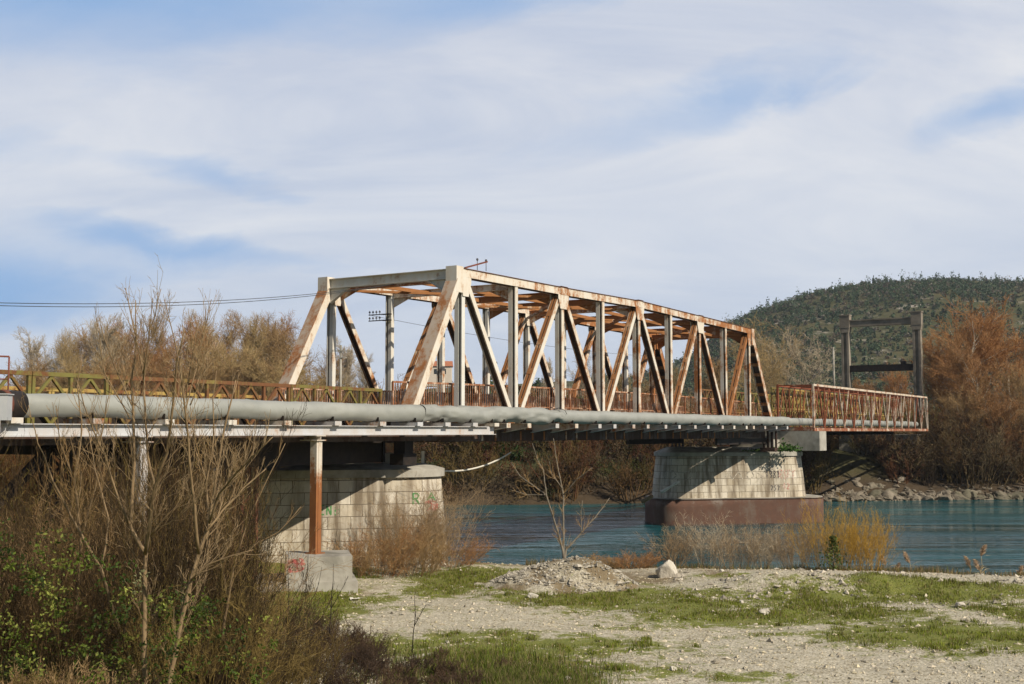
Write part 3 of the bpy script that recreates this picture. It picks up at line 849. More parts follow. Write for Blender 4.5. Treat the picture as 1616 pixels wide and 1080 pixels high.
# grey box and handrail beside the uncovered pipe end
q = at(2, 662, 26.6)
t = thing('utility_box', 'flat grey metal box at the dark end of the pipe', 'box', q)
m = MB(q); q2 = q+Vector((-.16, 0, 0)); rbox(m, q2.x-.1, q2.y+.2, .34, .2, q2.z-.02, q2.z+.56, R(8)); m.build('cabinet', M['box_grey'], t)
m = MB(q); rbox(m, q2.x-.1, q2.y+.2, .37, .23, q2.z+.562, q2.z+.585, R(8)); m.build('lid', M['box_grey'], t)
m = MB(q); rbox(m, q2.x+.08, q2.y, .05, .05, q2.z-.42, q2.z-.02, R(8)); rbox(m, q2.x-.3, q2.y+.2, .05, .05, q2.z-.42, q2.z-.02, R(8)); m.build('foot', M['white_steel'], t)
q = at(12, 640, 28.4)
t = thing('handrail', 'thin rusty red handrail frame rising above the pipe end', 'handrail', (q.x, q.y, .1))
m = MB((q.x, q.y, .1)); zt_ = at(12, 563, 28.4).z
m.tube([(q.x, q.y, -.1), (q.x, q.y, zt_)], .022, 6); m.tube([(q.x, q.y, zt_), (q.x-1.5, q.y-.3, zt_+.03)], .022, 6)
m.tube([(q.x, q.y, zt_-.55), (q.x-1.5, q.y-.3, zt_-.52)], .016, 6); m.tube([(q.x-1.5, q.y-.3, -.1), (q.x-1.5, q.y-.3, zt_+.03)], .022, 6)
m.build('frame', M['red_steel'], t)

# trestles under the panel bridge
def trestle(s, label, mt='red_steel'):
    org = (s, 3.2, -4.2)
    t = thing('steel_trestle', label, 'trestle', B(*org), BROT)
    for y in (1.3, 5.0):
        m = MB(org)
        for ds in (-.32, .32):
            for dy in (-.16, .16): m.box((s+ds-.05, y+dy-.05, -5.3), (s+ds+.05, y+dy+.05, -.62))
        z = -5.0
        while z < -1.0:
            for dy in (-.16, .16):
                m.bar((s-.27, y+dy, z), (s+.27, y+dy, z+.45), -.012, .012, -.035, .035); m.bar((s+.27, y+dy, z+.45), (s-.27, y+dy, z+.9), -.012, .012, -.035, .035)
            z += .9
        m.build('lattice_column', M[mt], t)
    m = MB(org); m.box((s-.4, .6, -.62), (s+.4, 5.8, -.32)); m.build('cap_beam', M['dark_steel'], t)
    for y in (.9, 5.3):
        m = MB(org); m.bar((s-.45, y, -.40), (s-4.6, y, -4.2), -.12, .12, -.11, .11); m.build('raking_strut', M['dark_steel'], t)
trestle(-10.2, 'red lattice steel trestle in the shade left of the near stone pier')
trestle(-17.3, 'dark steel trestle with a long raking strut, behind the bare saplings at the left', 'dark_steel')

# ================================================================== PIERS
AX = Vector((.975, .22, 0)).normalized(); NX = Vector((AX.y, -AX.x, 0))   # NX faces the camera side

class Stadium:
    def __init__(s, c, flat, r, zt, zb, bat, sq=1.0):
        s.sq = sq
        s.c = Vector((c[0], c[1], 0)); s.flat, s.r, s.zt, s.zb, s.bat = flat, r, zt, zb, bat
    def rad(s, z): return s.r+(s.zt-z)*s.bat
    def ring(s, z, n=20, extra=0):
        r = s.rad(z)+extra; pts = []
        for k in range(n+1):
            g = -math.pi/2+math.pi*k/n; pts.append((s.flat+r*abs(math.cos(g))**s.sq, r*math.copysign(abs(math.sin(g))**s.sq, math.sin(g))))
        for k in range(n+1):
            g = math.pi/2+math.pi*k/n; pts.append((-s.flat-r*abs(math.cos(g))**s.sq, r*math.copysign(abs(math.sin(g))**s.sq, math.sin(g))))
        return [s.c+AX*x-NX*y for x, y in pts]
    def inside(s, p):
        d = p-s.c; x = d.x*AX.x+d.y*AX.y; y = d.x*NX.x+d.y*NX.y
        x = max(0, abs(x)-s.flat); return math.hypot(x, y) < s.rad(p.z)
    def hit(s, px, py):
        r = ray(px, py); D = s.c.y-8
        while D < s.c.y+4:
            p = r*(D/r.y)
            if s.inside(p):
                d = p-s.c; x = d.x*AX.x+d.y*AX.y; y = d.x*NX.x+d.y*NX.y
                xx = math.copysign(max(0, abs(x)-s.flat), x); n = (AX*xx+NX*y).normalized()
                return p+n*.012, n
            D += .004
        return None, None
    def mesh(s, name, mat, parent, org, rows=14, n=20):
        V = []; U = []; Fs = []
        zs = np.linspace(s.zb, s.zt, rows); r0 = s.ring(s.zt-.6, n); U0 = [0]
        for i in range(1, len(r0)): U0.append(U0[-1]+(r0[i]-r0[i-1]).length)
        for z in zs:
            rg = s.ring(float(z), n); acc = 0
            for i, p in enumerate(rg):
                acc = U0[i]
                V.append((p.x-org[0], p.y-org[1], z-org[2])); U.append((acc, z))
            V.append(V[-len(rg)]); U.append((acc+(r0[0]-r0[-1]).length, z))
        w = len(s.ring(s.zb, n))+1
        for j in range(rows-1):
            for i in range(w-1): Fs.append((j*w+i, j*w+i+1, (j+1)*w+i+1, (j+1)*w+i))
        Fs.append(tuple((rows-1)*w+i for i in range(w-1)))
        me = bpy.data.meshes.new(name); me.from_pydata(V, [], Fs)
        uv = me.uv_layers.new(name='UVMap')
        for l in me.loops: uv.data[l.index].uv = U[l.vertex_index]
        me.polygons.foreach_set('use_smooth', [len(f) == 4 for f in Fs]); me.update()
        return link_mesh(name, me, mat, parent)

def cap_mesh(st, name, parent, org, z0, z1, z2, over, inset, mat):
    m = MB(org); r0 = st.ring(st.zt, 16, over); n = len(r0)
    v = [Vector((p.x, p.y, z0)) for p in r0]+[Vector((p.x, p.y, z1)) for p in r0]
    r2 = st.ring(st.zt, 16, -inset); v += [Vector((p.x, p.y, z2)) for p in r2]
    f = [tuple(range(n-1, -1, -1)), tuple(range(2*n, 3*n))]
    for L in (0, 1): f += [(L*n+i, L*n+(i+1) % n, (L+1)*n+(i+1) % n, (L+1)*n+i) for i in range(n)]
    m.add(v, f); return m.build(name, mat, parent)

# stroke letters on a unit box (x right, y down)
GLYPH = {
 'R': [[(0, 1), (0, 0), (.6, 0), (.8, .2), (.6, .45), (0, .5)], [(.35, .5), (.9, 1)]], 'A': [[(0, 1), (.45, 0), (.9, 1)], [(.2, .62), (.7, .62)]],
 'E': [[(.8, 0), (0, 0), (0, 1), (.8, 1)], [(0, .5), (.6, .5)]], 'N': [[(0, 1), (0, 0), (.8, 1), (.8, 0)]], 'I': [[(.4, 0), (.4, 1)]], 'i': [[(.3, .35), (.3, 1)], [(.3, .1), (.3, .15)]],
 '1': [[(.15, .25), (.5, 0), (.5, 1)]], '9': [[(.8, .4), (.4, .5), (.1, .25), (.4, 0), (.8, .2), (.8, .6), (.5, 1)]], 'J': [[(.6, 0), (.6, .9), (.3, 1), (0, .95)]],
 '8': [[(.45, .5), (.1, .25), (.45, 0), (.8, .25), (.45, .5), (.05, .75), (.45, 1), (.85, .75), (.45, .5)]], '7': [[(.05, 0), (.85, 0), (.35, 1)]],
 '5': [[(.8, 0), (.15, 0), (.1, .42), (.6, .42), (.8, .7), (.5, 1), (.05, .95)]], '4': [[(.6, 1), (.6, 0), (.05, .65), (.9, .65)]], '2': [[(.1, .2), (.45, 0), (.8, .25), (.1, 1), (.85, 1)]],
 'S': [[(.8, .1), (.4, 0), (.1, .22), (.45, .5), (.8, .75), (.4, 1), (.05, .9)]], 'F': [[(.8, 0), (.05, 0), (.05, 1)], [(.05, .5), (.6, .5)]], 'Y': [[(.05, 0), (.4, .5), (.8, 0)], [(.4, .5), (.4, 1)]],
 'O': [[(.45, 0), (.05, .5), (.45, 1), (.85, .5), (.45, 0)]], 'C': [[(.85, .15), (.45, 0), (.05, .5), (.45, 1), (.85, .85)]], ':': [[(.3, .3), (.3, .36)], [(.3, .8), (.3, .86)]]}

def spray(st, parent, org, strokes, width, mat, name='graffiti', hit=None):
    """painted strokes lying on a wall: a thin ribbon following its surface"""
    m = MB(org); hit = hit or st.hit
    for sk in strokes:
        pts = []
        for a, b in zip(sk[:-1], sk[1:]):
            n = max(1, int(math.hypot(b[0]-a[0], b[1]-a[1])/1.2))
            pts += [(a[0]+(b[0]-a[0])*k/n, a[1]+(b[1]-a[1])*k/n) for k in range(n)]
        pts.append(sk[-1])
        H = [hit(*p) for p in pts]; H = [h for h in H if h[0] is not None]
        if len(H) < 2: continue
        v = []
        for i, (p, n) in enumerate(H):
            t = (H[min(i+1, len(H)-1)][0]-H[max(i-1, 0)][0])
            if t.length < 1e-6: t = Vector((0, 0, 1))
            w = t.normalized().cross(n).normalized()*width*(.8+.4*random.random())
            v += [p-w*.5, p+w*.5]
        m.add(v, [(2*i, 2*i+1, 2*i+3, 2*i+2) for i in range(len(H)-1)])
    return m.build(name, mat, parent, recalc=False)

def word(txt, x0, y0, w, h, gap=.25, tilt=0):
    out = []; x = x0
    for ch in txt:
        for st in GLYPH.get(ch, []):
            out.append([(x+a*w, y0+b*h+tilt*(x+a*w-x0)) for a, b in st])
        x += w*(1+gap)
    return out

c = B(-4.0, 3.2, 0); org = (c.x, c.y, -5.3)
sp = Stadium((c.x, c.y), 2.6, 1.65, -1.66, -5.6, .09)
pr = thing('stone_pier', 'near stone block pier on the gravel bank with green letters and red blot', 'pier', org)
sp.mesh('shaft', M['masonry'], pr, org)
cap_mesh(sp, 'cap', pr, org, -1.66, -1.38, -1.20, .13, .55, M['concrete'])
m = MB(org); cc = c+AX*2.75; rbox(m, cc.x-.1, cc.y, .62, .45, -1.21, -.82, R(13)); m.build('bearing_block', M['concrete'], pr)
for y in (0, W):
    m = MB(org); q = B(-3.6, y, 0); rbox(m, q.x, q.y, .25, .25, -.82, .03, BROT); rbox(m, q.x, q.y, .4, .3, -1.2, -.8, BROT); m.build('bearing', M['dark_steel'], pr)
m = MB(org); q = c+AX*3.55-NX*-.1; rbox(m, q.x, q.y, .06, .05, -1.25, -.74, R(13)); m.build('marker_post', M['hose'], pr)
spray(sp, pr, org, word('R', 652, 779, 11, 17)+word('A', 674, 778, 14, 12), .055, M['g_green'], 'green_letter')
spray(sp, pr, org, word('ENi', 505, 798, 8, 14, .35, .05)+word(':', 533, 800, 5, 12), .05, M['g_green'], 'green_letter')
blob = [[(672+18*random.random(), 793+3*i), (676+14*random.random(), 794+3*i), (684+6*random.random(), 792+3*i)] for i in range(5)]; blob = [sum(blob, [])]
spray(sp, pr, org, blob+[[(670, 794), (680, 790), (690, 797), (688, 805), (680, 800), (674, 806)]], .09, M['g_red'], 'red_blot')
spray(sp, pr, org, [[(676, 812), (682, 818), (690, 814), (695, 822), (682, 826), (690, 830)]], .08, M['g_pink'], 'faded_red_mark')

c = B(36.3, 3.2, 0)+AX*.25; org = (c.x, c.y, -6.2)
sp2 = Stadium((c.x, c.y), 3.3, 1.7, -1.60, -4.45, .11)
pr2 = thing('stone_pier', 'far stone block pier in the river on a rust-brown steel caisson', 'pier', org)
sp2.mesh('shaft', M['masonry'], pr2, org)
cap_mesh(sp2, 'cap', pr2, org, -1.60, -1.36, -1.02, .12, .75, M['concrete'])
cs = Stadium((c.x+.34, c.y+.08), 3.7, 2.2, -4.32, -7.0, .0, .62)
cs.mesh('caisson', M['caisson'], pr2, org, rows=6, n=24)
m = MB(org); rg = cs.ring(-4.32, 24, -.05); m.poly([(p.x, p.y, -4.318) for p in rg], (0, 0, .05)); m.build('caisson_fill', M['concrete'], pr2)
m = MB(org); rg = cs.ring(-4.32, 24, .05); m.poly([(p.x, p.y, -4.36) for p in rg], (0, 0, .04)); m.poly([(p.x, p.y, -6.02) for p in cs.ring(-5, 24, .04)], (0, 0, .12)); m.build('caisson_rim', M['rust_and_shade'], pr2)
for y in (0, W):
    m = MB(org); q = B(36.0, y, 0)
    for ds in (-.45, -.15, .15, .45):
        p = B(36.0+ds*.3, y+ds, 0); rbox(m, p.x, p.y, .06, .06, -1.1, .03, BROT)
    rbox(m, q.x, q.y, .55, .5, -1.3, -1.05, BROT); m.build('bearing', M['rust_and_shade'], pr2)
m = MB(org); q = B(38.9, -.6, 0); rbox(m, q.x, q.y, .75, 2.0, -1.26, .015, BROT)
o = m.build('bracket_block', M['concrete'], pr2)
m = MB(org); q = B(37.6, 1.6, 0); rbox(m, q.x, q.y, .6, 1.5, -1.28, -.02, BROT); m.build('bracket_block', M['concrete'], pr2)
spray(sp2, pr2, org, word('1981', 1208, 743, 4.6, 11.5, .28), .065, M['g_black'], 'black_number')
spray(sp2, pr2, org, word('RSFY', 1230, 742, 5, 14, .3)+word('42', 1235, 763, 5, 9, .3), .085, M['g_pink'], 'red_letter')
spray(sp2, pr2, org, word('757', 1216, 767, 4, 7, .3), .06, M['g_black'], 'black_number')
spray(sp2, pr2, org, [[(1142,756),(1150,746),(1156,757),(1165,745),(1172,756)],[(1178,747),(1186,744),(1190,752),(1182,757),(1178,750)],[(1194,746),(1204,752),(1196,757)]]+[[(1048,756),(1052,745),(1062,743),(1068,751),(1060,757)],[(1076,746),(1086,744),(1092,752),(1082,757)]], .06, M['g_faint'], 'faded_black_scrawl')

# red paint on the footing
def hit_foot(px, py):
    n = Vector((math.sin(R(12)), -math.cos(R(12)), 0)); p0 = Vector((cb.x+.10, cb.y, 0))+n*.955
    r = ray(px, py); tt = p0.dot(n)/r.dot(n); return r*tt, n
ftob = bpy.data.objects['concrete_footing']
spray(None, ftob, (cb.x, cb.y, -5.0), [[(454, 886), (476, 884), (479, 890), (455, 891), (453, 896), (478, 896), (474, 900), (456, 901), (460, 884), (466, 901), (470, 884), (474, 902)]],
      .11, M['g_red'], 'red_mark', hit_foot)

# far abutment
q = B(77.2, 3, 0); t = thing('abutment', 'grey concrete abutment under the far end of the lattice truss', 'abutment', (q.x, q.y, -5))
m = MB((q.x, q.y, -5)); rbox(m, q.x, q.y, 2.2, 3.6, -6, -.34, BROT); m.build('wall', M['concrete'], t)
m = MB((q.x, q.y, -5)); rbox(m, q.x, q.y, 2.35, 3.75, -.34, -.29, BROT); m.build('coping', M['concrete'], t)

# old suspension-bridge portal
pL = Vector((35.7, 125, 0)); nW = Vector((.8535, -.521, 0))
org = (pL.x, pL.y, 0)
py_ = thing('concrete_portal', 'tall grey concrete portal frame of an old bridge standing on the far bank', 'portal frame', org, BROT)
def pm(): return MB((0, 0, 0))
for k, yy in enumerate((0, -7.4)):
    m = pm()
    m.box((-.45, yy-.52, 11.0), (.45, yy+.52, 12.3)); m.box((-.50, yy-.57, 12.302), (.50, yy+.57, 12.42))
    for a, b in ((-.42, -.18), (.18, .42)):
        m.poly([(-.38, yy+a, -3), (-.38, yy+b, -3), (-.38, yy+b*.95, 11.0), (-.38, yy+a*.95, 11.0)], (.76, 0, 0))
    m.box((-.22, yy-.17, -3), (.22, yy+.17, 11.0)); m.poly([(-.42, yy-.43, 10.5), (-.42, yy+.43, 10.5), (-.42, yy+.52, 10.998), (-.42, yy-.52, 10.998)], (.84, 0, 0))
    m.build('leg', M['old_concrete'], py_)
m = pm(); m.box((-.30, -6.9, 11.1), (.30, -.5, 11.7)); m.box((-.38, -6.9, 11.702), (.38, -.5, 11.84)); m.build('top_beam', M['old_concrete'], py_)
m = pm(); m.box((-.28, -7.0, 6.3), (.28, -.4, 6.98)); m.box((-.22, -6.2, 6.982), (.22, -5.7, 7.3)); tag(m.build('lower_beam', M['dark_steel'], py_), 'dark stained lower cross beam')

# hanging cable, hose, overhead wires
def sag_tube(name, a, b, sag, r, mat, label, cat, group=None):
    a = Vector(a); b = Vector(b); n = 24; c0 = (a+b)/2
    m = MB(c0); m.tube([a.lerp(b, k/n)-Vector((0, 0, sag*4*(k/n)*(1-k/n))) for k in range(n+1)], r, 6)
    o = m.build(name, mat); o.location = c0; return tag(o, label, cat, group)
a = at(664, 737, 44.6)
b = at(806, 714, 50.5)
sag_tube('hanging_hose', a, b, .42, .035, M['hose'], 'pale hose sagging from the near stone pier up to the truss', 'hose')
e = B(.4, 3.0, 6.05)
sag_tube('overhead_cable', at(-80, 476, 30), e, .35, .010, M['cable'], 'upper black cable crossing the sky at the left to the truss corner', 'cable', 'cables from the left')
sag_tube('overhead_cable', at(-80, 480, 30.2), e+Vector((-.1, 0, -.02)), .40, .010, M['cable'], 'lower black cable crossing the sky at the left to the truss corner', 'cable', 'cables from the left')
for y in (6.9,):
    sag_tube('overhead_cable', B(3.75, 7.3, 5.2), B(35, 7.0, 5.0), .3, .009, M['cable'], 'thin dark wire strung along the far side of the truss', 'cable')

# ================================================================== PLANTS: generators
def unit(v):
    return v.normalized() if v.length > 1e-9 else Vector((0, 0, 1))

def grow(out, rd, p, d, L, r, lvl, cfg):
    n = cfg['seg'][lvl]; pts = []; q = Vector(p)
    r_end = r*cfg['taper'][lvl]
    for i in range(n):
        d = unit(d+Vector((rd.gauss(0, 1), rd.gauss(0, 1), rd.gauss(0, 1)))*cfg['wander'][lvl]+Vector((0, 0, cfg['up'][lvl])))
        q2 = q+d*(L/n)
        ra = r+(r_end-r)*i/n; rb = r+(r_end-r)*(i+1)/n
        out.append((q.x, q.y, q.z, q2.x, q2.y, q2.z, ra, rb, lvl)); pts.append((q, q2, d, ra)); q = q2
    if lvl+1 < cfg['levels']:
        k = cfg['kids'][lvl]; t0 = cfg['tmin'][lvl]
        for c in range(k):
            t = t0+(1-t0)*(c+rd.random())/k
            a, b, dd, ra = pts[min(int(t*n), n-1)]
            f = t*n-int(t*n) if t < 1 else 1
            P = a.lerp(b, f)
            ang = rd.uniform(*cfg['ang'][lvl]); az = rd.uniform(0, 2*math.pi)
            s1 = unit(dd.orthogonal()); s2 = dd.cross(s1)
            nd = dd*math.cos(ang)+(s1*math.cos(az)+s2*math.sin(az))*math.sin(ang)
            ln = L*cfg['ratio'][lvl]*(1-cfg['fall'][lvl]*t)*rd.uniform(.65, 1.2)
            grow(out, rd, P, nd, ln, max(ra*cfg['rr'][lvl], cfg['rmin']), lvl+1, cfg)

def tubes(S, k=3):
    """segments (n,8: p0 p1 r0 r1) -> vertices, quads, segment index of each vertex"""
    S = np.asarray(S, float); n = len(S)
    p0, p1 = S[:, 0:3], S[:, 3:6]; r0, r1 = S[:, 6], S[:, 7]
    t = p1-p0; L = np.linalg.norm(t, axis=1, keepdims=True); t = t/np.maximum(L, 1e-9)
    a = np.where(np.abs(t[:, 2:3]) < .9, np.array([[0, 0, 1.]]), np.array([[1., 0, 0]]))
    u = np.cross(t, a); u /= np.linalg.norm(u, axis=1, keepdims=True); v = np.cross(t, u)
    g = 2*np.pi*np.arange(k)/k
    ring = u[:, None, :]*np.cos(g)[None, :, None]+v[:, None, :]*np.sin(g)[None, :, None]
    A = p0[:, None, :]+ring*r0[:, None, None]; Bq = p1[:, None, :]+ring*r1[:, None, None]
    V = np.concatenate([A, Bq], 1).reshape(-1, 3)
    base = (np.arange(n)*2*k)[:, None]; j = np.arange(k)[None, :]; jn = (np.arange(k)+1)[None, :] % k
    F = np.stack([base+j, base+jn, base+k+jn, base+k+j], -1).reshape(-1, 4)
    return V, F, np.repeat(np.arange(n), 2*k)

def seg_obj(name, S, mat, parent=None, k=3, smooth=True):
    V, F, _ = tubes(S, k); return np_mesh(name, V, F, mat, parent, smooth=smooth)

TREE = dict(levels=5, seg=[9, 6, 4, 3, 2], taper=[.25, .3, .35, .4, .5], wander=[.06, .11, .13, .15, .18], up=[.03, .07, .07, .07, .06],
            kids=[18, 9, 7, 5, 0], tmin=[.22, .12, .08, .05, 0], ang=[(.4, .95), (.4, .9), (.35, .9), (.35, .95), (0, 0)],
            ratio=[.50, .54, .60, .72, 0], fall=[.22, .25, .2, .1, 0], rr=[.5, .5, .55, .6, 0], rmin=.0165)
def tree_segs(seed, H, **kw):
    cfg = dict(TREE); cfg.update(kw); rd = random.Random(seed); out = []
    grow(out, rd, (0, 0, -.3), Vector((rd.uniform(-.05, .05), rd.uniform(-.05, .05), 1)), H*.82, H*.0155, 0, cfg)
    return np.array(out)

def make_tree(name, segs, bark, twig, label, cat='tree', group=None):
    t = thing(name, label, cat, group=group)
    seg_obj('trunk', segs[segs[:, 8] <= 1], bark, t, 6); seg_obj('crown', segs[segs[:, 8] >= 2], twig, t, 3)
    for c in t.children:
        m0 = c.material_slots[0].material; c.material_slots[0].link = 'OBJECT'; c.material_slots[0].material = m0
    return t

def leaf_cloud(n, rad, size, rngl, lumps=26):
    """leaf quads spread through lumps inside an ellipsoid"""
    c = rngl.normal(size=(lumps, 3)); c /= np.linalg.norm(c, axis=1, keepdims=True)
    c = c*rngl.uniform(.25, .85, (lumps, 1))*np.array(rad)
    idx = rngl.integers(0, lumps, n)
    P = c[idx]+rngl.normal(size=(n, 3))*np.array(rad)*.16
    return P

def leaf_quads(P, size, rngl, up=.4):
    n = len(P); s = size*rngl.uniform(.6, 1.4, (n, 1))
    nrm = rngl.normal(size=(n, 3)); nrm[:, 2] += up; nrm /= np.linalg.norm(nrm, axis=1, keepdims=True)
    a = np.cross(nrm, rngl.normal(size=(n, 3))); a /= np.linalg.norm(a, axis=1, keepdims=True); b = np.cross(nrm, a)
    V = np.stack([P-a*s, P-b*s*.55+nrm*s*.1, P+a*s, P+b*s*.55+nrm*s*.1], 1).reshape(-1, 3)
    F = np.arange(4*n).reshape(n, 4)
    return V, F

# ------------------------------------------------------------------ trees beyond the river
protos = {
 'round': tree_segs(11, 13), 'round2': tree_segs(12, 13, kids=[20, 9, 7, 5, 0]),
 'slim': tree_segs(13, 14, ang=[(.3, .6), (.3, .7), (.3, .8), (.4, .9), (0, 0)], ratio=[.36, .5, .55, .6, 0], kids=[26, 9, 6, 5, 0]),
 'broad': tree_segs(14, 12, ang=[(.6, 1.15), (.4, .9), (.35, .8), (.35, .8), (0, 0)], ratio=[.62, .55, .55, .6, 0], tmin=[.15, .15, .1, .1, 0], kids=[18, 10, 7, 5, 0]),
 'pale': tree_segs(15, 11, kids=[11, 8, 6, 5, 0], wander=[.14, .2, .22, .25, .3], ratio=[.62, .55, .5, .5, 0])}
made = {}
def place_tree(kind, px, ytop, D, twig, label, bark='bark_grey', name='bare_tree', group='bare trees beyond the river', wide=1.0):
    p = at(px, 600, D); zb = float(h_far(p.x, D)); top = at(px, ytop, D).z
    S_ = protos[kind]; Hp = S_[:, 5].max(); sc = (top-zb)/Hp
    if kind not in made:
        t = made[kind] = make_tree(name, S_, M[bark], M[twig], label, group=group)
    else:
        t = copy_thing(made[kind]); t.name = name; t['label'] = label; t['group'] = group
    t.location = (p.x, D, zb-.1); t.rotation_euler = (0, 0, random.uniform(0, 6.28)); t.scale = (sc*wide, sc*wide, sc)
    for c in t.children: c.material_slots[0].material = M[twig] if c.name.startswith('crown') else M[bark]
    return t
for a in [
 ('slim', 62, 512, 122, 'twig_grey', 'thin grey leafless tree at the left edge of the far row'),
 ('round', 104, 520, 128, 'twig_olive', 'small yellowish leafless tree second from the left in the far row'),
 ('slim', 152, 490, 118, 'twig_grey', 'tall pale grey tree behind the first tall bare shoots'),
 ('round2', 196, 500, 126, 'twig_brown', 'brown bare tree directly behind the tall bare shoots of the near sapling'),
 ('broad', 246, 503, 116, 'twig_red', 'reddish brown spreading tree right of the bare shoots'),
 ('round', 292, 496, 130, 'twig_brown', 'brown leafless tree under the overhead cables'),
 ('round2', 330, 487, 120, 'twig_red', 'tall reddish bare tree in the middle of the left row'),
 ('broad', 372, 498, 112, 'twig_olive', 'olive yellow spreading tree in the left row'),
 ('slim', 398, 486, 132, 'twig_brown', 'slender brown tree rising behind the olive spreading tree'),
 ('round', 428, 488, 122, 'twig_olive', 'olive brown tree left of the inclined far end post'),
 ('round2', 462, 492, 118, 'twig_brown', 'brown bare tree partly hidden by the far end post'),
 ('broad', 500, 560, 110, 'twig_olive', 'low olive tree seen between the far end post and first upright'),
 ('slim', 548, 528, 135, 'twig_grey', 'slender grey tree seen through the first truss opening'),
 ('slim', 585, 545, 142, 'twig_grey', 'small grey tree left of the insulator rack post'),
 ('round', 84, 512, 136, 'twig_grey', 'grey bare tree between the thin grey tree and the small yellowish one'),
 ('round2', 132, 502, 140, 'twig_brown', 'brown tree just left of the tall pale grey tree'),
 ('round', 174, 494, 138, 'twig_grey', 'grey tree just right of the tall pale grey tree'),
 ('round2', 220, 493, 140, 'twig_red', 'reddish tree seen between the tall bare shoots'),
 ('round', 268, 490, 142, 'twig_brown', 'brown tree left of the one under the overhead cables'),
 ('slim', 312, 488, 138, 'twig_grey', 'grey slender tree beside the tall reddish tree'),
 ('round', 352, 487, 140, 'twig_brown', 'brown tree right beside the tall reddish tree'),
 ('round2', 412, 484, 142, 'twig_red', 'tallest reddish tree right of the slender brown tree'),
 ('round', 446, 487, 140, 'twig_brown', 'brown tree touching the inclined far end post'),
 ('round2', 520, 540, 138, 'twig_brown', 'low brown tree seen left of the second far upright'),
 ]:
    place_tree(a[0], a[1], a[2], a[3], a[4], a[5], 'bark_pale')
for a in [
 ('round2', 30, 560, 116, 'twig_brown', 'low brown tree at the left edge behind the handrail', 1.3), ('broad', 85, 556, 112, 'twig_brown', 'low brown spreading tree under the thin grey trees', 1.3),
 ('broad', 135, 540, 110, 'twig_olive', 'low olive spreading tree below the tall pale grey tree', 1.3), ('broad', 175, 545, 108, 'twig_red', 'low reddish tree behind the left shoots', 1.3),
 ('broad', 222, 540, 106, 'twig_brown', 'low brown tree in front of the reddish spreading tree', 1.3), ('broad', 275, 538, 107, 'twig_red', 'low red brown tree behind the right shoots', 1.3),
 ('broad', 318, 542, 106, 'twig_brown', 'low brown tree below the tall reddish tree', 1.3), ('broad', 352, 528, 109, 'twig_olive', 'low olive tree before the olive spreading tree', 1.3),
 ('broad', 402, 530, 108, 'twig_brown', 'low brown tree right of the olive spreading tree', 1.3), ('broad', 440, 535, 107, 'twig_olive', 'low olive tree at the foot of the far end post', 1.3),
 ('broad', 570, 590, 112, 'twig_olive', 'low olive tree below the insulator rack', 1.3)]:
    place_tree(a[0], a[1], a[2], a[3], a[4], a[5], wide=a[6])
for a in [
 ('round', 640, 604, 128, 'twig_olive', 'low olive bush-like tree behind the near end post', 1.5),
 ('broad', 690, 610, 124, 'twig_olive', 'low yellowish tree behind the truss railing', 1.6),
 ('slim', 862, 552, 150, 'twig_grey', 'thin grey tree seen through the middle of the truss', 1),
 ('round', 912, 546, 155, 'twig_grey', 'grey leafless tree behind the fourth truss diagonal', 1),
 ('round2', 965, 575, 140, 'twig_olive', 'olive leafless tree behind the truss centre', 1.1),
 ('broad', 1020, 585, 130, 'twig_brown', 'brown spreading tree behind the far half of the truss', 1.2),
 ('round', 1065, 575, 138, 'twig_olive', 'olive bare tree behind the fifth tall upright', 1.2),
 ('round2', 1125, 560, 145, 'twig_brown', 'brown bare tree behind the far end of the truss', 1.1),
 ('pale', 1165, 560, 150, 'twig_olive', 'pale limbed tree just behind the ladder-like end post', 1.1),
 ('pale', 1212, 515, 150, 'twig_olive', 'pale limbed olive tree right of the truss end', 1.0),
 ('pale', 1252, 488, 156, 'twig_olive', 'tallest pale limbed tree, between the truss end and the concrete portal', 1.0),
 ('pale', 1292, 505, 150, 'twig_grey', 'pale grey tree left beside the concrete portal', 1.0)]:
    place_tree(a[0], a[1], a[2], a[3], a[4], a[5], wide=a[6])
for a in [
 ('broad', 1415, 560, 140, 'twig_orange', 'orange bare tree seen through the concrete portal', .9),
 ('round2', 1375, 590, 136, 'twig_red', 'low reddish tree at the foot of the concrete portal', 1.2),
 ('round2', 1530, 456, 120, 'twig_orange', 'largest orange leafless willow right of the concrete portal', 1.15),
 ('broad', 1585, 476, 122, 'twig_orange', 'spreading orange willow behind the largest willow at the right edge', 1.1),
 ('round', 1496, 520, 126, 'twig_orange', 'smaller orange tree close beside the concrete portal leg', 1.2),
 ('round', 1545, 520, 112, 'twig_red', 'reddish brown tree in front of the orange willows', 1.2),
 ('broad', 1618, 540, 112, 'twig_brown', 'brown tree cut by the right edge of the picture', 1.1),
 ('broad', 1515, 590, 111, 'twig_brown', 'low brown tree on the bank right of the lattice truss', 1.2),
 ('broad', 1575, 600, 110, 'twig_red', 'low reddish tree above the rocks at the right', 1.3)]:
    place_tree(a[0], a[1], a[2], a[3], a[4], a[5], 'bark_pale', name='bare_willow', group='willows on the right bank', wide=a[6])

